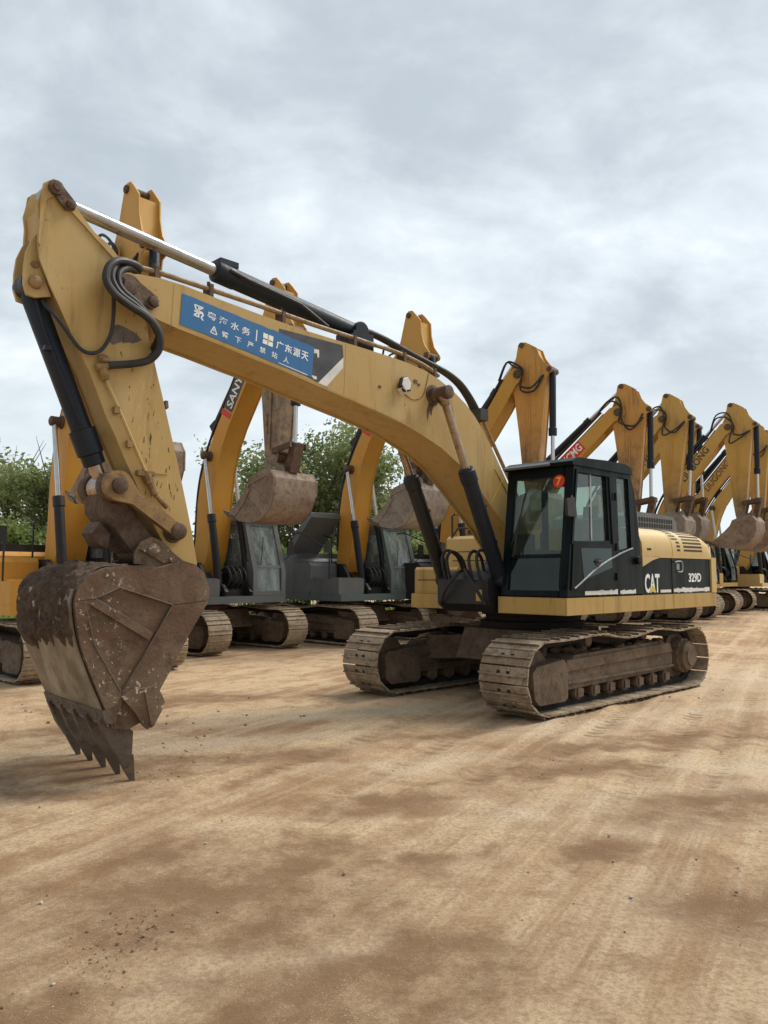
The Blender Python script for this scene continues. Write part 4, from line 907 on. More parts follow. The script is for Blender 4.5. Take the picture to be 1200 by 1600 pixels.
    if panel:
        b = MB()
        for (u0, u1, v0, v1, mm) in panel[1]:
            P = [o_+ax*u+up*v for u, v in ((u0, v0), (u1, v0), (u1, v1), (u0, v1))]
            b.raw([(p.x, -.2815-.0006*mm, p.y) for p in P], [(0, 1, 2, 3)], mm)
        b.build('boom_decal', [M[x] for x in panel[0]], boom, 0)
    if text:
        t, u0, u1, v0, v1 = text
        b = MB(); put_text(b, t, lambda u, v: (lambda p: (p.x, -.2835, p.y))(o_+ax*(u0+(u1-u0)*u+.10*(v1-v0)*v)+up*(v0+(v1-v0)*v)), 0, .02)
        b.build('lettering', M[textm], boom, 0)
    # boom cylinders
    q1 = Vector((q[0], 0, q[1])); q0 = Vector((1.22, 0, 1.30)); d = (q1-q0).normalized(); L = (q1-q0).length
    for s_ in (1, -1):
        o = Vector((0, .42*s_, 0)); b = MB()
        b.lathe(q0+o, q1+o, [(0, .06), (.05, .085), (L*.50, .085), (L*.505, .10), (L*.56, .10), (L*.562, .07)], 16); c = b.build('boom_cylinder', M['dcyl' if not open_hood else 'navy'], root)
        b = MB(); b.cyl(q0+o+d*L*.55, q1+o-d*.05, .045, 14); b.build('cylinder_rod', M['chrome'], c)
    # stick cylinder
    a0 = Vector(B((.50, 5.15))); a1 = Vector(S((2.56, 7.98))); d = (a1-a0).normalized(); L = (a1-a0).length
    b = MB(); b.lathe((a0.x, 0, a0.y), (a1.x, 0, a1.y), [(0, .06), (.05, .095), (L*.52, .095), (L*.525, .11), (L*.585, .11), (L*.59, .07)], 16)
    w_ = B((.62, 5.0)); b.prism([(a0.x-.10, a0.y-.02), (a0.x+.08, a0.y+.10), (w_[0]+.25, w_[1]+.18), (w_[0]+.05, w_[1]-.25)], -.14, .14, 'y', .01)
    c = b.build('stick_cylinder', M['dcyl' if boomm != 'sand' else 'navy'], root)
    b = MB(); m_ = a0+d*L*.57; b.cyl((m_.x, 0, m_.y), (a1.x, 0, a1.y), .05, 14); b.build('cylinder_rod', M['chrome'], c)
    # stick
    so = [(2.48, 8.06), (2.56, 8.13), (2.68, 8.12), (2.78, 8.02), (2.90, 7.88), (2.95, 7.82), (2.97, 7.5), (3.06, 7.2), (3.22, 6.98), (3.20, 6.86), (3.06, 6.80), (2.98, 6.3), (2.88, 5.2), (2.78, 4.2), (2.70, 3.86), (2.58, 3.78), (2.44, 3.86), (2.38, 4.3), (2.28, 5.4), (2.16, 6.4), (2.10, 6.85), (2.14, 7.10), (2.30, 7.45)]
    core = [(2.44, 7.80), (2.90, 7.80), (2.93, 7.3), (3.02, 6.85), (2.96, 6.3), (2.86, 5.2), (2.77, 4.3), (2.5, 4.1), (2.40, 4.3), (2.30, 5.4), (2.18, 6.4), (2.12, 6.85), (2.16, 7.10), (2.32, 7.45)]
    b = MB(); b.prism(SS(so), -.20, -.175, 'y', .004); b.prism(SS(so), .175, .20, 'y', .004); b.prism(SS(core), -.1745, .1745, 'y')
    st = b.build('stick', M[armm], root)
    b = MB()
    for z in (5.7, 4.9): b.cut(); b.box(*sorted((S((2.42, z))[0], S((2.46, z))[0])), -.215, -.201, S((2.4, z))[1]-.25, S((2.4, z))[1]+.25)
    b.cut(); t0, t1 = S((2.60, 6.2)), S((2.55, 4.35)); b.tube([(t0[0], -.22, t0[1]), (t1[0], -.22, t1[1])], .018, 6)
    b.build('stick_pipe', M[armm], st)
    b = MB()
    for p_, r_ in (((2.57, 8.02), .07), ((3.14, 6.92), .07), ((2.58, 3.92), .08), ((2.70, 4.30), .06)):
        b.cut(); c_ = S(p_); b.lathe((c_[0], -.25, c_[1]), (c_[0], .25, c_[1]), [(0, r_*.6), (.015, r_), (.485, r_), (.5, r_*.6)], 14)
    b.build('stick_pin', M['rustpin'], st)
    # bucket cylinder and linkage
    c0 = Vector(S((3.14, 6.92))); c1 = Vector(S((3.10, 4.42))); d = (c1-c0).normalized(); L = (c1-c0).length
    b = MB(); b.lathe((c0.x, 0, c0.y), (c1.x, 0, c1.y), [(0, .06), (.05, .085), (L*.58, .085), (L*.585, .105), (L*.66, .105), (L*.662, .07)], 16); c = b.build('bucket_cylinder', M['navy'], root)
    b = MB(); m_ = c0+d*L*.65; b.cyl((m_.x, 0, m_.y), (c1.x, 0, c1.y), .048, 14); b.build('cylinder_rod', M['chrome'], c)
    for s_ in (1, -1):
        b = MB(); b.bar(S((3.22, 4.40)), S((2.66, 4.30)), .12, .21*s_, .26*s_, .01); b.build('bucket_lever', M['rustpin'], root)
    b = MB(); b.bar(S((3.17, 4.46)), S((3.02, 3.85)), .17, -.13, .13, .03); b.build('bucket_link', M['rustpin'], root)
    # bucket, curled in under the stick
    K = lambda p: rot2(S((2.58+(p[0]-2.58)*(.74 if p[0] < 2.58 else .84), 3.92+(p[1]-3.92)*.92)), S((2.58, 3.92)), curl)
    KK = lambda L: [K(p) for p in L]; W = .62
    shell = [(1.42, 2.86), (1.9, 2.72), (2.4, 2.66), (2.8, 2.74), (3.10, 2.98), (3.26, 3.32), (3.26, 3.66), (3.12, 3.84), (2.9, 3.86), (2.5, 3.74), (2.38, 3.66)]
    side = shell[:-1] + [(2.36, 3.70), (2.26, 3.50), (2.02, 3.30), (1.52, 2.96)]
    b = MB()
    b.prism(KK(shell) + KK([(2.42, 3.63), (2.52, 3.70), (2.9, 3.82), (3.10, 3.80), (3.225, 3.64), (3.225, 3.33), (3.07, 3.01), (2.78, 2.78), (2.4, 2.70), (1.9, 2.755), (1.43, 2.895)]), -W+.001, W-.001, 'y')
    for s_ in (1, -1):
        b.prism(KK(side), (W-.03)*s_, W*s_, 'y', .004)
        b.prism(KK([(3.26, 3.32), (3.26, 3.66), (3.12, 3.84), (2.9, 3.86), (2.5, 3.74), (2.36, 3.68), (2.26, 3.50), (2.45, 3.56), (2.95, 3.70), (3.12, 3.55)]), (W+.0005)*s_, (W+.018)*s_, 'y', .003)
        b.prism(KK([(1.45, 2.90), (2.02, 3.30), (2.26, 3.50), (2.34, 3.40), (2.1, 3.12), (1.72, 2.84)]), (W+.0005)*s_, (W+.022)*s_, 'y', .003)
        for (u, v) in (((2.45, 3.45), (3.0, 3.1)), ((2.25, 3.2), (2.75, 2.85))): b.bar(K(u), K(v), .05, (W+.0005)*s_, (W+.02)*s_, .004)
    buck = b.build('bucket', M[buckm], root)
    b = MB(); b.prism(KK([(1.40, 2.83), (1.75, 2.73), (1.76, 2.78), (1.42, 2.91)]), -W-.02, W+.02, 'y', .006); b.build('cutting_lip', M['tooth'], buck)
    for k in range(5):
        yy = -W+.06+k*(2*W-.12)/4
        b = MB(); b.prism(KK([(1.62, 2.76), (1.60, 2.90), (1.40, 2.96), (1.16, 3.0), (1.17, 2.96), (1.36, 2.83)]), yy-.045, yy+.045, 'y', .012); b.build('bucket_tooth', M['tooth'], buck)
    b = MB()
    for yy in (-.27, .23): b.cut(); b.prism(KK([(2.44, 3.72), (2.42, 3.92), (2.52, 4.04), (2.66, 4.02), (2.82, 3.92), (2.94, 3.98), (3.06, 3.98), (3.14, 3.86), (3.1, 3.80), (2.9, 3.82)]), yy, yy+.04, 'y', .006)
    b.build('hinge_ear', M[buckm], buck)
    return root

SANYP = (['decal', 'red'], [(.34, 1.22, .06, .40, 0), (.18, .31, .04, .42, 1)])
NEAR = dict(panel=SANYP, text=('SANY', .40, 1.16, .12, .34))
RT = dict(top=.66, shift=.20)
row_machine((-5.98, 14.28, 0), 47, 'orange excavator at the far left, partly behind the big muddy bucket', 'orange', 'dustarm', 'orange', 'dcyl', 'bgbucket', **NEAR)
row_machine((-4.3, 18.3, 0), 51, 'orange boomed excavator with mid grey cab under its brown clay bucket', 'orange', 'dustarm', 'greyp', 'greyp', 'bgbucket', **NEAR)
row_machine((-1.10, 20.6, 0), 46, 'orange boomed excavator with green grey cab under its grey clay bucket', 'orange', 'dustarm', 'greyp', 'tealgrey', 'bgbucketg', open_hood=True, **NEAR)
row_machine((1.5, 21.3, 0), 54, 'golden excavator whose scraped stick hangs just left of the main black cab roof', 'amberp', 'ambarm', 'dcyl', 'black', 'bgbucket', lean=R(3), **RT)
row_machine((3.89, 25.05, 0), 60, 'golden excavator with red lettered panel on its boom above the main black cab', 'amberp', 'ambarm', 'sand', 'black', 'bgbucket', 1.05, panel=(['red'], [(.02, .86, .05, .40, 0)]), text=('XCMG', .06, .80, .11, .34), lean=R(15), **RT)
row_machine((6.84, 27.8, 0), 54, 'sandy yellow excavator whose stick hangs right behind the rear corner of the black cab', 'sand', 'sandarm', 'sand', 'black', 'bgbucketg', 1.05, lean=R(9), sway=R(2.5), **RT)
row_machine((8.62, 31.85, 0), 54, 'sandy yellow excavator mostly hidden, its boom ending in the letters GONG', 'sand', 'sandarm', 'sand', 'black', 'bgbucketg', 1.1, sway=R(-2), text=('LIUGONG', -.35, 1.15, .10, .36), textm='decal', lean=R(8), **RT)
row_machine((9.91, 29.49, 0), 52, 'sandy yellow excavator with bold black boom lettering and wide brown bucket', 'sand', 'sandarm', 'sand', 'black', 'bgbucket', 1.05, text=('LIUGONG', -.1, 1.25, .10, .34), textm='decal', lean=R(8), **RT)
row_machine((12.13, 32.8, 0), 52, 'sandy yellow excavator with faded brown boom lettering behind the boldly lettered boom', 'sand', 'sandarm', 'sand', 'black', 'bgbucket', 1.05, text=('LIUGONG', -.1, 1.25, .10, .34), textm='trackf', lean=R(8), **RT)
row_machine((14.36, 36.18, 0), 52, 'sandy yellow excavator with orange stick cut off by the right edge', 'sand', 'ambarm', 'sand', 'black', 'bgbucket', 1.08, sway=R(3), lean=R(7), **RT)
row_machine((17.4, 38.6, 0), 52, 'pale yellow excavator farthest along the row at the right edge', 'sand', 'sandarm', 'hood', 'black', 'bgbucketg', 1.05, lean=R(8), **RT)
# ------------------------------------------------------------------ ground
def axis(lo, hi, near, far0, step, grow):
    """coordinates fine between near..far0, growing outwards"""
    v = []; x = near
    while x < far0: v.append(x); x += step
    s = step; x = far0
    while x < hi: v.append(x); s *= grow; x += s
    v.append(hi); s = step; x = near; w = []
    while x > lo: s *= grow; x -= s; w.append(max(x, lo))
    return w[::-1] + v
xs = axis(-300, 300, -3.6, 4.4, .034, 1.07); ys = axis(-30, 500, 2.6, 10.0, .034, 1.05)
dirv = Vector((math.sin(R(29)), math.cos(R(29)))); nrm = Vector((dirv.y, -dirv.x))
DAMP = [(-.95, 4.3, .95, .75), (-.2, 3.3, .9, .28), (2.5, 5.9, .8, .3), (-2.2, 7.0, 1.2, .35), (1.40, 6.90, .95, .34), (.1, 5.95, .62, .30), (-.55, 4.78, .60, .28), (-.15, 3.15, .62, .22), (.25, 3.72, .35, .3), (3.2, 8.3, .9, .35), (-1.35, 3.1, .4, .3), (1.3, 4.93, .25, .25), (.42, 4.82, .28, .16), (2.0, 7.75, .9, .2), (-1.32, 4.8, .35, .35), (-1.2, 3.75, .25, .3), (-3.4, 8.6, 1.2, .35), (-2.9, 10.6, 1.8, .5), (-.9, 7.4, .8, .3), (1.9, 4.1, .5, .3), (.7, 8.4, .7, .25), (-2.3, 6.2, .6, .3)]
PALE = [(1.75, 5.4, .55, .22), (-.95, 5.45, .28, .12), (3.1, 7.0, .6, .3), (1.25, 5.8, .6, .25), (1.6, 4.1, .35, .3), (-.28, 3.6, .5, .2), (-1.75, 8.0, 1.2, .25), (-.6, 9.6, 1.9, .35), (2.4, 9.0, 1.6, .4), (4.2, 10.0, 1.5, .4), (6.5, 13, 3, 1.2), (.4, 7.2, .8, .2), (2.4, 6.2, .6, .3)]
RUTS = [(-2.55, .16), (-2.15, .16), (-1.35, .2), (-.85, .16), (-3.3, .2), (.55, .18), (1.05, .18), (2.6, .2), (-4.2, .2)]
def patch(L, x, y):
    m = 0
    wx = noise.noise(Vector((x*1.6, y*1.6, 3)))*.32 + noise.noise(Vector((x*5, y*5, 8)))*.09; wy = noise.noise(Vector((x*1.6, y*1.6, 13)))*.30 + noise.noise(Vector((x*5, y*5, 18)))*.08
    for (cx, cy, a, b_) in L:
        dx, dy = x-cx, y-cy
        if abs(dx) > 3.5*a+.5 or abs(dy) > 4*a+.5: continue
        u = (dx*.94+dy*.34+wx)/a; v = (-dx*.34+dy*.94+wy)/b_
        m = max(m, min(1, max(0, 1.8-(u*u+v*v)**.5)/1.8))
    return m
vs = []; damp = []; pale = []; rut = []
for y in ys:
    for x in xs:
        r2 = (x*x+y*y)**.5
        h = 0; d_ = p_ = r_ = 0
        if r2 < 60:
            P = Vector((x, y, 0)); sA = x*nrm.x+y*nrm.y; tA = x*dirv.x+y*dirv.y
            h = noise.noise(P*.9)*.012 + noise.noise(P*3.1)*.007*max(0, 1-r2/30)
            if r2 < 16: h += noise.noise(P*9)*.004 + noise.noise(P*21)*.0022
            if r2 < 30:
                d_ = patch(DAMP, x, y); p_ = patch(PALE, x, y)*(1-d_)
                for (c, w) in RUTS:
                    q = sA-c-.06*noise.noise(Vector((tA*.35, c, 0)))
                    if abs(q) < w*1.6:
                        k = math.exp(-(q/w)**2*2.5)*min(1, max(.12, (y-4.6)/2.4)); r_ = max(r_, k)
                        h += -.016*k + .013*k*math.sin(tA*2*math.pi/.16+3*noise.noise(Vector((tA, c, 2)))) * (.5+.5*noise.noise(Vector((tA*.7, c, 5)))) + .010*min(1, max(.1, (y-4.6)/2.4))*math.exp(-((abs(q)-w*1.2)/(.35*w))**2)
                h -= .012*d_
        vs.append((x, y, h)); damp.append(d_); pale.append(p_); rut.append(r_)
n = len(xs); fs = [(j*n+i, j*n+i+1, (j+1)*n+i+1, (j+1)*n+i) for j in range(len(ys)-1) for i in range(n-1)]
me = bpy.data.meshes.new('ground'); me.from_pydata(vs, [], fs); me.update()
for nm, L in (('damp', damp), ('pale', pale), ('rut', rut)):
    at = me.attributes.new(nm, 'FLOAT', 'POINT'); at.data.foreach_set('value', L)
me.polygons.foreach_set('use_smooth', [True]*len(fs))
ground = bpy.data.objects.new('ground', me); COL.objects.link(ground); ground['kind'] = 'structure'
m, nt, bs, out = nodes('dry_trampled_earth'); N = NT(nt)
def attr(nm):
    a = nt.nodes.new('ShaderNodeAttribute'); a.attribute_name = nm; return a.outputs['Fac']
o = N.map((1, 1, 1)); rotm = N.map((1, 1, 1), R(29)); 
sm = nt.nodes.new('ShaderNodeMapping'); sm.inputs['Scale'].default_value = (4.2, .20, 1); nt.links.new(rotm, sm.inputs[0]); stv = sm.outputs[0]
n1 = N.noise(o, .42, 9, .64, .9); n2 = N.noise(stv, 1.1, 9, .68, .35); n3 = N.noise(o, 2.6, 10, .72); n4 = N.noise(o, 34, 6, .75); n5 = N.noise(o, 130, 3, .6); n6 = N.noise(stv, 3.4, 6, .7)
c = N.mix(N.ramp(n1, .40, .58), (.355, .212, .108), (.575, .41, .245))
c = N.mix(N.mul(N.ramp(n2, .42, .62), .75), c, (.65, .49, .315))
c = N.mix(N.mul(N.ramp(n3, .47, .66), .68), c, (.29, .165, .083))
c = N.mix(N.mul(N.ramp(n6, .54, .70), .55), c, (.30, .185, .10))
c = N.mix(N.mul(attr('rut'), N.ramp(n2, .3, .7, .05, .5)), c, (.32, .205, .115))
c = N.mix(N.mul(N.mul(attr('pale'), .85), N.ramp(n3, .3, .65)), c, (.70, .585, .43))
c = N.mix(N.mul(N.ramp(N.mul(attr('damp'), N.ramp(N.mul(n3, N.mul(n2, .7, 'ADD')), .30, .90, .45, 1.4)), .06, .86), .84), c, (.215, .118, .058))
c = N.mix(N.mul(N.ramp(n4, .44, .62), .50), c, (.23, .145, .082))
c = N.mix(N.mul(N.mul(N.ramp(n5, .56, .70), N.ramp(n3, .35, .6, 1, .25)), .75), c, (.70, .58, .43))
nt.links.new(c, bs.inputs['Base Color']); # crisp bars pressed by track shoes, broken up where the earth has crumbled
wv = nt.nodes.new('ShaderNodeTexWave'); wv.wave_type = 'BANDS'; wv.bands_direction = 'Y'; wv.inputs['Scale'].default_value = 1.85; wv.inputs['Distortion'].default_value = 1.6
wv.inputs['Detail'].default_value = 3; wv.inputs['Detail Scale'].default_value = 1.5; nt.links.new(rotm, wv.inputs['Vector'])
pr_ = N.mul(N.mul(N.ramp(wv.outputs['Fac'], .62, .80), N.ramp(attr('rut'), .35, .7)), N.ramp(N.noise(o, 1.5, 6, .65), .46, .58))
c = N.mix(N.mul(pr_, .45), c, (.21, .13, .072)); nt.links.new(c, bs.inputs['Base Color'])
bs.inputs['Roughness'].default_value = .92; bs.inputs['Specular IOR Level'].default_value = .25
n7 = N.noise(o, 7, 10, .8)
b1 = N.bump(N.mul(N.mul(n7, 1.0), N.mul(pr_, .35), 'SUBTRACT'), .8, .05, bs); b2 = N.bump(n4, .8, .016, bs, b1); N.bump(n5, .6, .005, bs, b2)
me.materials.append(m)
# loose crumbs, stones and clods on the ground: far too many to count
M['clod'] = dirtmetal('dry_clod', (.20, .13, .08), (.31, .22, .14), (.13, .085, .055), 9, .95, .6)
M['stone'] = plain('pale_stone', (.42, .36, .28), .9, 0, .35)
rn = random.Random(44); b = MB(); b2 = MB()
def crumb(mb, x, y, r, rn):
    a = rn.random()*6.28; k = 6; vv = []
    for (z, rr) in ((-.3, .8), (.25, 1.0), (.75, .55)):
        for i in range(k):
            t = a+6.28*i/k; q = rr*rn.uniform(.7, 1.25); vv.append((x+r*q*math.cos(t), y+r*q*math.sin(t)*.9, r*z*.8))
    vv.append((x, y, r*.85)); ff = []
    for l in range(2):
        for i in range(k): ff.append((l*k+i, l*k+(i+1) % k, (l+1)*k+(i+1) % k, (l+1)*k+i))
    for i in range(k): ff.append((2*k+i, 2*k+(i+1) % k, 3*k))
    mb.raw(vv, ff)
for k in range(1100):
    y = 2.9+ (rn.random()**1.5)*15; x = rn.uniform(-.62, .62)*y
    if noise.noise(Vector((x*.8, y*.8, 31)))+rn.uniform(-.3, .3) < .05: continue
    crumb(b if rn.random() < .6 else b2, x, y, (rn.random()**4)*.010+.003, rn)
for (cx, cy, sx, sy, nn, rm) in ((-1.2, 3.75, .13, .18, 90, .007), (-2.0, 7.6, .35, .25, 40, .009), (-1.95, 6.6, .15, .12, 40, .008), (-3.2, 9.5, 1.2, .6, 90, .02), (3.6, 11.6, 1.6, .6, 60, .018)):
    for k in range(nn): crumb(b, rn.gauss(cx, sx), rn.gauss(cy, sy), (rn.random()**2.2)*rm+.004, rn)
g1 = b.build('clod_scatter', M['clod'], None, 30); g1['kind'] = 'stuff'; g1['label'] = 'loose brown clods scattered over the dirt yard'; g1['category'] = 'clods'
g2 = b2.build('gravel', M['stone'], None, 30); g2['kind'] = 'stuff'; g2['label'] = 'small pale stones strewn over the dirt yard'; g2['category'] = 'gravel'

# ------------------------------------------------------------------ trees beyond the row
def leafmat(name, a, c, d):
    m, nt, bs, out = nodes(name); N = NT(nt)
    gi = nt.nodes.new('ShaderNodeNewGeometry')
    n1 = N.noise(N.map((1, 1, 1)), .9, 5, .6)
    col = N.mix(gi.outputs['Random Per Island'], a, c); col = N.mix(N.ramp(n1, .48, .66), col, d)
    nt.links.new(col, bs.inputs['Base Color']); bs.inputs['Roughness'].default_value = .6; bs.inputs['Specular IOR Level'].default_value = .25
    tl = nt.nodes.new('ShaderNodeBsdfTranslucent'); nt.links.new(col, tl.inputs[0]); mx = nt.nodes.new('ShaderNodeMixShader'); mx.inputs[0].default_value = .5
    nt.links.new(bs.outputs[0], mx.inputs[1]); nt.links.new(tl.outputs[0], mx.inputs[2]); nt.links.new(mx.outputs[0], out.inputs[0])
    return m
M['leaf'] = leafmat('broad_leaf', (.15, .185, .07), (.255, .30, .125), (.30, .335, .16))
M['leafl'] = leafmat('light_leaf', (.14, .20, .05), (.235, .30, .09), (.27, .31, .13))
M['bark'] = dirtmetal('grey_bark', (.10, .08, .062), (.15, .125, .10), (.06, .05, .04), 6, .9, .6)
def tree(name, label, cat, x, y, h, r, seed, mat='leaf', nb=11, per=620, leaf=.17, low=.35, group='trees beyond the machines', bare=0):
    rn = random.Random(seed)
    root = thing(name, label, cat, (x, y, 0), rn.random()*6, group)
    t = MB(); tips = []
    top = Vector((rn.uniform(-.3, .3), rn.uniform(-.3, .3), h*.62))
    mid = Vector((rn.uniform(-.15, .15), rn.uniform(-.15, .15), h*.3))
    t.tube([(0, 0, -.1), mid, top], [h*.030, h*.022, h*.010], 9, smooth=0)
    for k in range(nb):
        f_ = low+(1-low)*(k+.5)/nb; a = k*2.4+rn.uniform(-.4, .4); z0 = h*.62*min(1, f_*.95)
        base = mid.lerp(top, max(0, (z0/h-.3)/.32)) if z0 > h*.3 else Vector((0, 0, z0))
        ln = r*rn.uniform(.65, 1.1)*(1-.35*f_); rise = h*rn.uniform(.10, .36)
        e = base+Vector((math.cos(a)*ln, math.sin(a)*ln, rise)); m_ = base.lerp(e, .5)+Vector((0, 0, -rise*.12))
        t.tube([base, m_, e], [h*.011, h*.007, h*.003], 6); tips.append((e, r*rn.uniform(.26, .46)))
        tips.append((base.lerp(e, .66)+Vector((rn.uniform(-.4, .4), rn.uniform(-.4, .4), rn.uniform(-.2, .5)))*r*.35, r*rn.uniform(.20, .36)))
        for q in range(2):
            e2 = m_.lerp(e, rn.random())+Vector((rn.uniform(-1, 1), rn.uniform(-1, 1), rn.uniform(-.1, .8)))*r*.40
            t.tube([m_, e2], [h*.005, h*.002], 5); tips.append((e2, r*rn.uniform(.16, .32)))
    tips.append((top+Vector((0, 0, h*.2)), r*.35)); tips.append((top+Vector((.2, 0, h*.10)), r*.4))
    for k in range(bare):
        a = rn.random()*6.28; e = top+Vector((math.cos(a)*r*.5, math.sin(a)*r*.5, h*.40)); t.tube([top, top.lerp(e, .5)+Vector((.1, .1, 0)), e], [h*.006, h*.004, h*.001], 5)
    t.build('trunk', M['bark'], root)
    vs = []; fs = []
    for c, q in tips:
        for k in range(int(per*(q/(r*.35))**2)):
            d = Vector((rn.gauss(0, 1), rn.gauss(0, 1), rn.gauss(0, .75))).normalized()*q*(rn.random()**.5)*rn.uniform(.75, 1.25)
            p = c+d; l = leaf*rn.uniform(.6, 1.35); u = Vector((rn.gauss(0, 1), rn.gauss(0, 1), rn.gauss(-.3, .6))).normalized(); w = u.orthogonal().normalized()
            w = (w*math.cos(rn.random()*6.28)+u.cross(w)*math.sin(rn.random()*6.28)).normalized()
            o_ = len(vs); vs += [p-u*l*.5, p+w*l*.28, p+u*l*.5, p-w*l*.28]; fs.append((o_, o_+1, o_+2, o_+3))
    me = bpy.data.meshes.new('crown'); me.from_pydata([tuple(v) for v in vs], [], fs); me.update(); me.materials.append(M[mat])
    o = bpy.data.objects.new('crown', me); COL.objects.link(o); o.parent = root
    return root
tree('broadleaf_tree', 'tall airy broadleaf tree behind the clay bucket under the main boom', 'tree', -3.6, 36, 8.9, 3.7, 1, 'leaf', 14, 400, .21)
tree('broadleaf_tree', 'rounded dark tree right of the airy one, behind the second orange boom', 'tree', -1.2, 38, 8.6, 3.0, 2, 'leaf', 12, 420, .21)
tree('broadleaf_tree', 'small dark tree between the second orange boom and the grey clay bucket', 'tree', -.2, 36, 5.9, 2.3, 3, 'leaf', 10, 420, .19)
tree('broadleaf_tree', 'loose grey green tree at the far left edge with a bare twig on top', 'tree', -17.6, 36.5, 7.8, 3.1, 4, 'leaf', 12, 190, .24, bare=3)
tree('broadleaf_tree', 'slim sparse tree beside the orange boom at the far left', 'tree', -14.6, 35, 7.6, 2.2, 5, 'leaf', 11, 190, .22, bare=2)
tree('broadleaf_tree', 'leafy tree seen low between the first cab and the second orange boom', 'tree', -6.6, 39, 6.8, 2.6, 6, 'leaf', 10, 320, .22)
for i, (x, y, h, r, lab) in enumerate(((-18.5, 33, 4.2, 2.6, 'bright green bush low at the far left edge'), (-15.6, 32.5, 4.0, 2.4, 'bright green bush left of the orange boom'), (-12.8, 33, 3.6, 2.2, 'bright green bush behind the big muddy bucket'),
        (-8.6, 34, 3.4, 2.2, 'bright green bush behind the first grey cab'), (-4.6, 33, 3.0, 2.2, 'light green bush under the airy tree'), (-2.3, 32.5, 3.0, 2.0, 'light green bush left of the second orange boom'), (.6, 33, 3.3, 2.0, 'light green bush right of the green grey cab'), (2.6, 35, 3.6, 2.0, 'pale bush behind the golden boom'))):
    tree('bush', lab, 'bush', x, y, h, r, 40+i, 'leafl', 10, 330, .17, .08, 'bushes beyond the machines')

# weeds along the far edge of the yard: nobody could count the blades
rn = random.Random(77); vs = []; fs = []
for k in range(9000):
    x = rn.uniform(-24, 4); y = rn.uniform(27, 34)+max(0, (x+8)*.15); h = rn.uniform(.15, .75)*(1.2 if rn.random() < .2 else .8); a = rn.random()*6.28; o_ = len(vs); w_ = h*.10
    vs += [(x-w_*math.cos(a), y-w_*math.sin(a), -.05), (x+w_*math.cos(a), y+w_*math.sin(a), -.05), (x+h*.3*math.cos(a*3), y+h*.3*math.sin(a*3), h)]; fs.append((o_, o_+1, o_+2))
me = bpy.data.meshes.new('weeds'); me.from_pydata(vs, [], fs); me.update(); me.materials.append(M['leafl'])
wd = bpy.data.objects.new('weeds', me); COL.objects.link(wd); wd['kind'] = 'stuff'; wd['label'] = 'ragged green weeds along the far edge of the yard'; wd['category'] = 'weeds'

# ------------------------------------------------------------------ sky, sun, camera
w = bpy.data.worlds.new('World'); scene.world = w; w.use_nodes = True; nt = w.node_tree; nt.nodes.clear()
out = nt.nodes.new('ShaderNodeOutputWorld')
SUN_EL, SUN_AZ = 52, 60
sky = nt.nodes.new('ShaderNodeTexSky'); sky.sky_type = 'NISHITA'; sky.sun_disc = False; sky.sun_elevation = R(SUN_EL); sky.sun_rotation = R(SUN_AZ); sky.dust_density = 3
bg1 = nt.nodes.new('ShaderNodeBackground'); bg1.inputs[1].default_value = .10; nt.links.new(sky.outputs[0], bg1.inputs[0])
bg2 = nt.nodes.new('ShaderNodeBackground'); bg2.inputs[1].default_value = 1.0
N = NT(nt)
sep = nt.nodes.new('ShaderNodeSeparateXYZ'); nt.links.new(N.tc.outputs['Generated'], sep.inputs[0])
z = N.mul(N.mul(sep.outputs['Z'], 0.0, 'MAXIMUM'), .36, 'ADD')
comb = nt.nodes.new('ShaderNodeCombineXYZ'); nt.links.new(N.mul(sep.outputs['X'], z, 'DIVIDE'), comb.inputs[0]); nt.links.new(N.mul(sep.outputs['Y'], z, 'DIVIDE'), comb.inputs[1])
mp = nt.nodes.new('ShaderNodeMapping'); mp.inputs['Scale'].default_value = (1.15, 1.35, 1); mp.inputs['Rotation'].default_value = (0, 0, R(-18)); mp.inputs['Location'].default_value = (.4, .2, 0); nt.links.new(comb.outputs[0], mp.inputs[0])
a = N.noise(mp.outputs[0], 1.25, 9, .54, .35); b_ = N.noise(mp.outputs[0], 3.6, 8, .58, .3); c_ = N.noise(mp.outputs[0], .6, 3, .5)
d = N.mul(N.mul(N.mul(a, .62), N.mul(b_, .36), 'ADD'), N.mul(c_, .22), 'ADD')
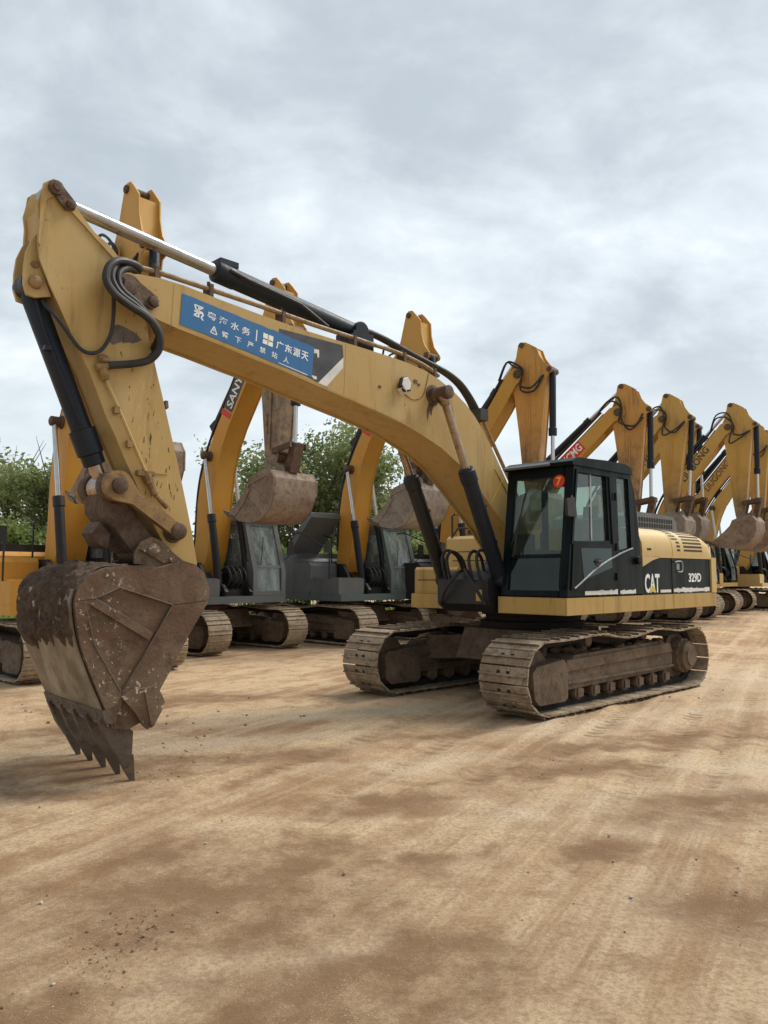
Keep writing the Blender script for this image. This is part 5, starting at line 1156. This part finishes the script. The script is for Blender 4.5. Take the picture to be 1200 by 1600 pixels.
cc = N.mix(N.ramp(d, .50, .68), (.315, .355, .39), (.475, .52, .55))
cc = N.mix(N.ramp(d, .635, .77), cc, (.64, .665, .675))
# pale band near the horizon
# sky brighter on the sun's side, dimmed behind the camera to darken reflections
dt = nt.nodes.new('ShaderNodeVectorMath'); dt.operation = 'DOT_PRODUCT'; nt.links.new(N.tc.outputs['Generated'], dt.inputs[0]); dt.inputs[1].default_value = (math.sin(R(SUN_AZ-25)), math.cos(R(SUN_AZ-25)), 0)
hz = N.ramp(sep.outputs['Z'], .02, .34, 1, 0)
cc = N.mix(N.mul(hz, .75), cc, (.53, .585, .61))
nt.links.new(cc, bg2.inputs[0]); nt.links.new(N.ramp(dt.outputs['Value'], -.8, .7, .80, 1.05), bg2.inputs[1])
mx = nt.nodes.new('ShaderNodeMixShader'); mx.inputs[0].default_value = .93
nt.links.new(bg1.outputs[0], mx.inputs[1]); nt.links.new(bg2.outputs[0], mx.inputs[2]); nt.links.new(mx.outputs[0], out.inputs[0])
sl = bpy.data.lights.new('sun', 'SUN'); sl.energy = 2.5; sl.angle = R(30); sl.color = (1, .95, .87)
so_ = bpy.data.objects.new('sun', sl); COL.objects.link(so_)
az = R(SUN_AZ); el = R(SUN_EL)       # azimuth clockwise from +Y, as the sky counts it
dv = Vector((math.sin(az)*math.cos(el), math.cos(az)*math.cos(el), math.sin(el)))
so_.rotation_euler = dv.to_track_quat('Z', 'Y').to_euler()
cd = bpy.data.cameras.new('camera'); cam = bpy.data.objects.new('camera', cd); COL.objects.link(cam)
cam.location = (0, 0, 1.70); cam.rotation_euler = (R(90)+math.atan(96.4/1216), 0, 0)
cd.sensor_fit = 'VERTICAL'; cd.sensor_height = 36; cd.lens = 36*1216/1600; cd.clip_end = 2000; cd.clip_start = .05
scene.camera = cam
scene.view_settings.view_transform = 'Standard'; scene.view_settings.look = 'None'; scene.view_settings.exposure = .76; scene.view_settings.gamma = 1
scene.cycles.max_bounces = 8; scene.cycles.transparent_max_bounces = 12
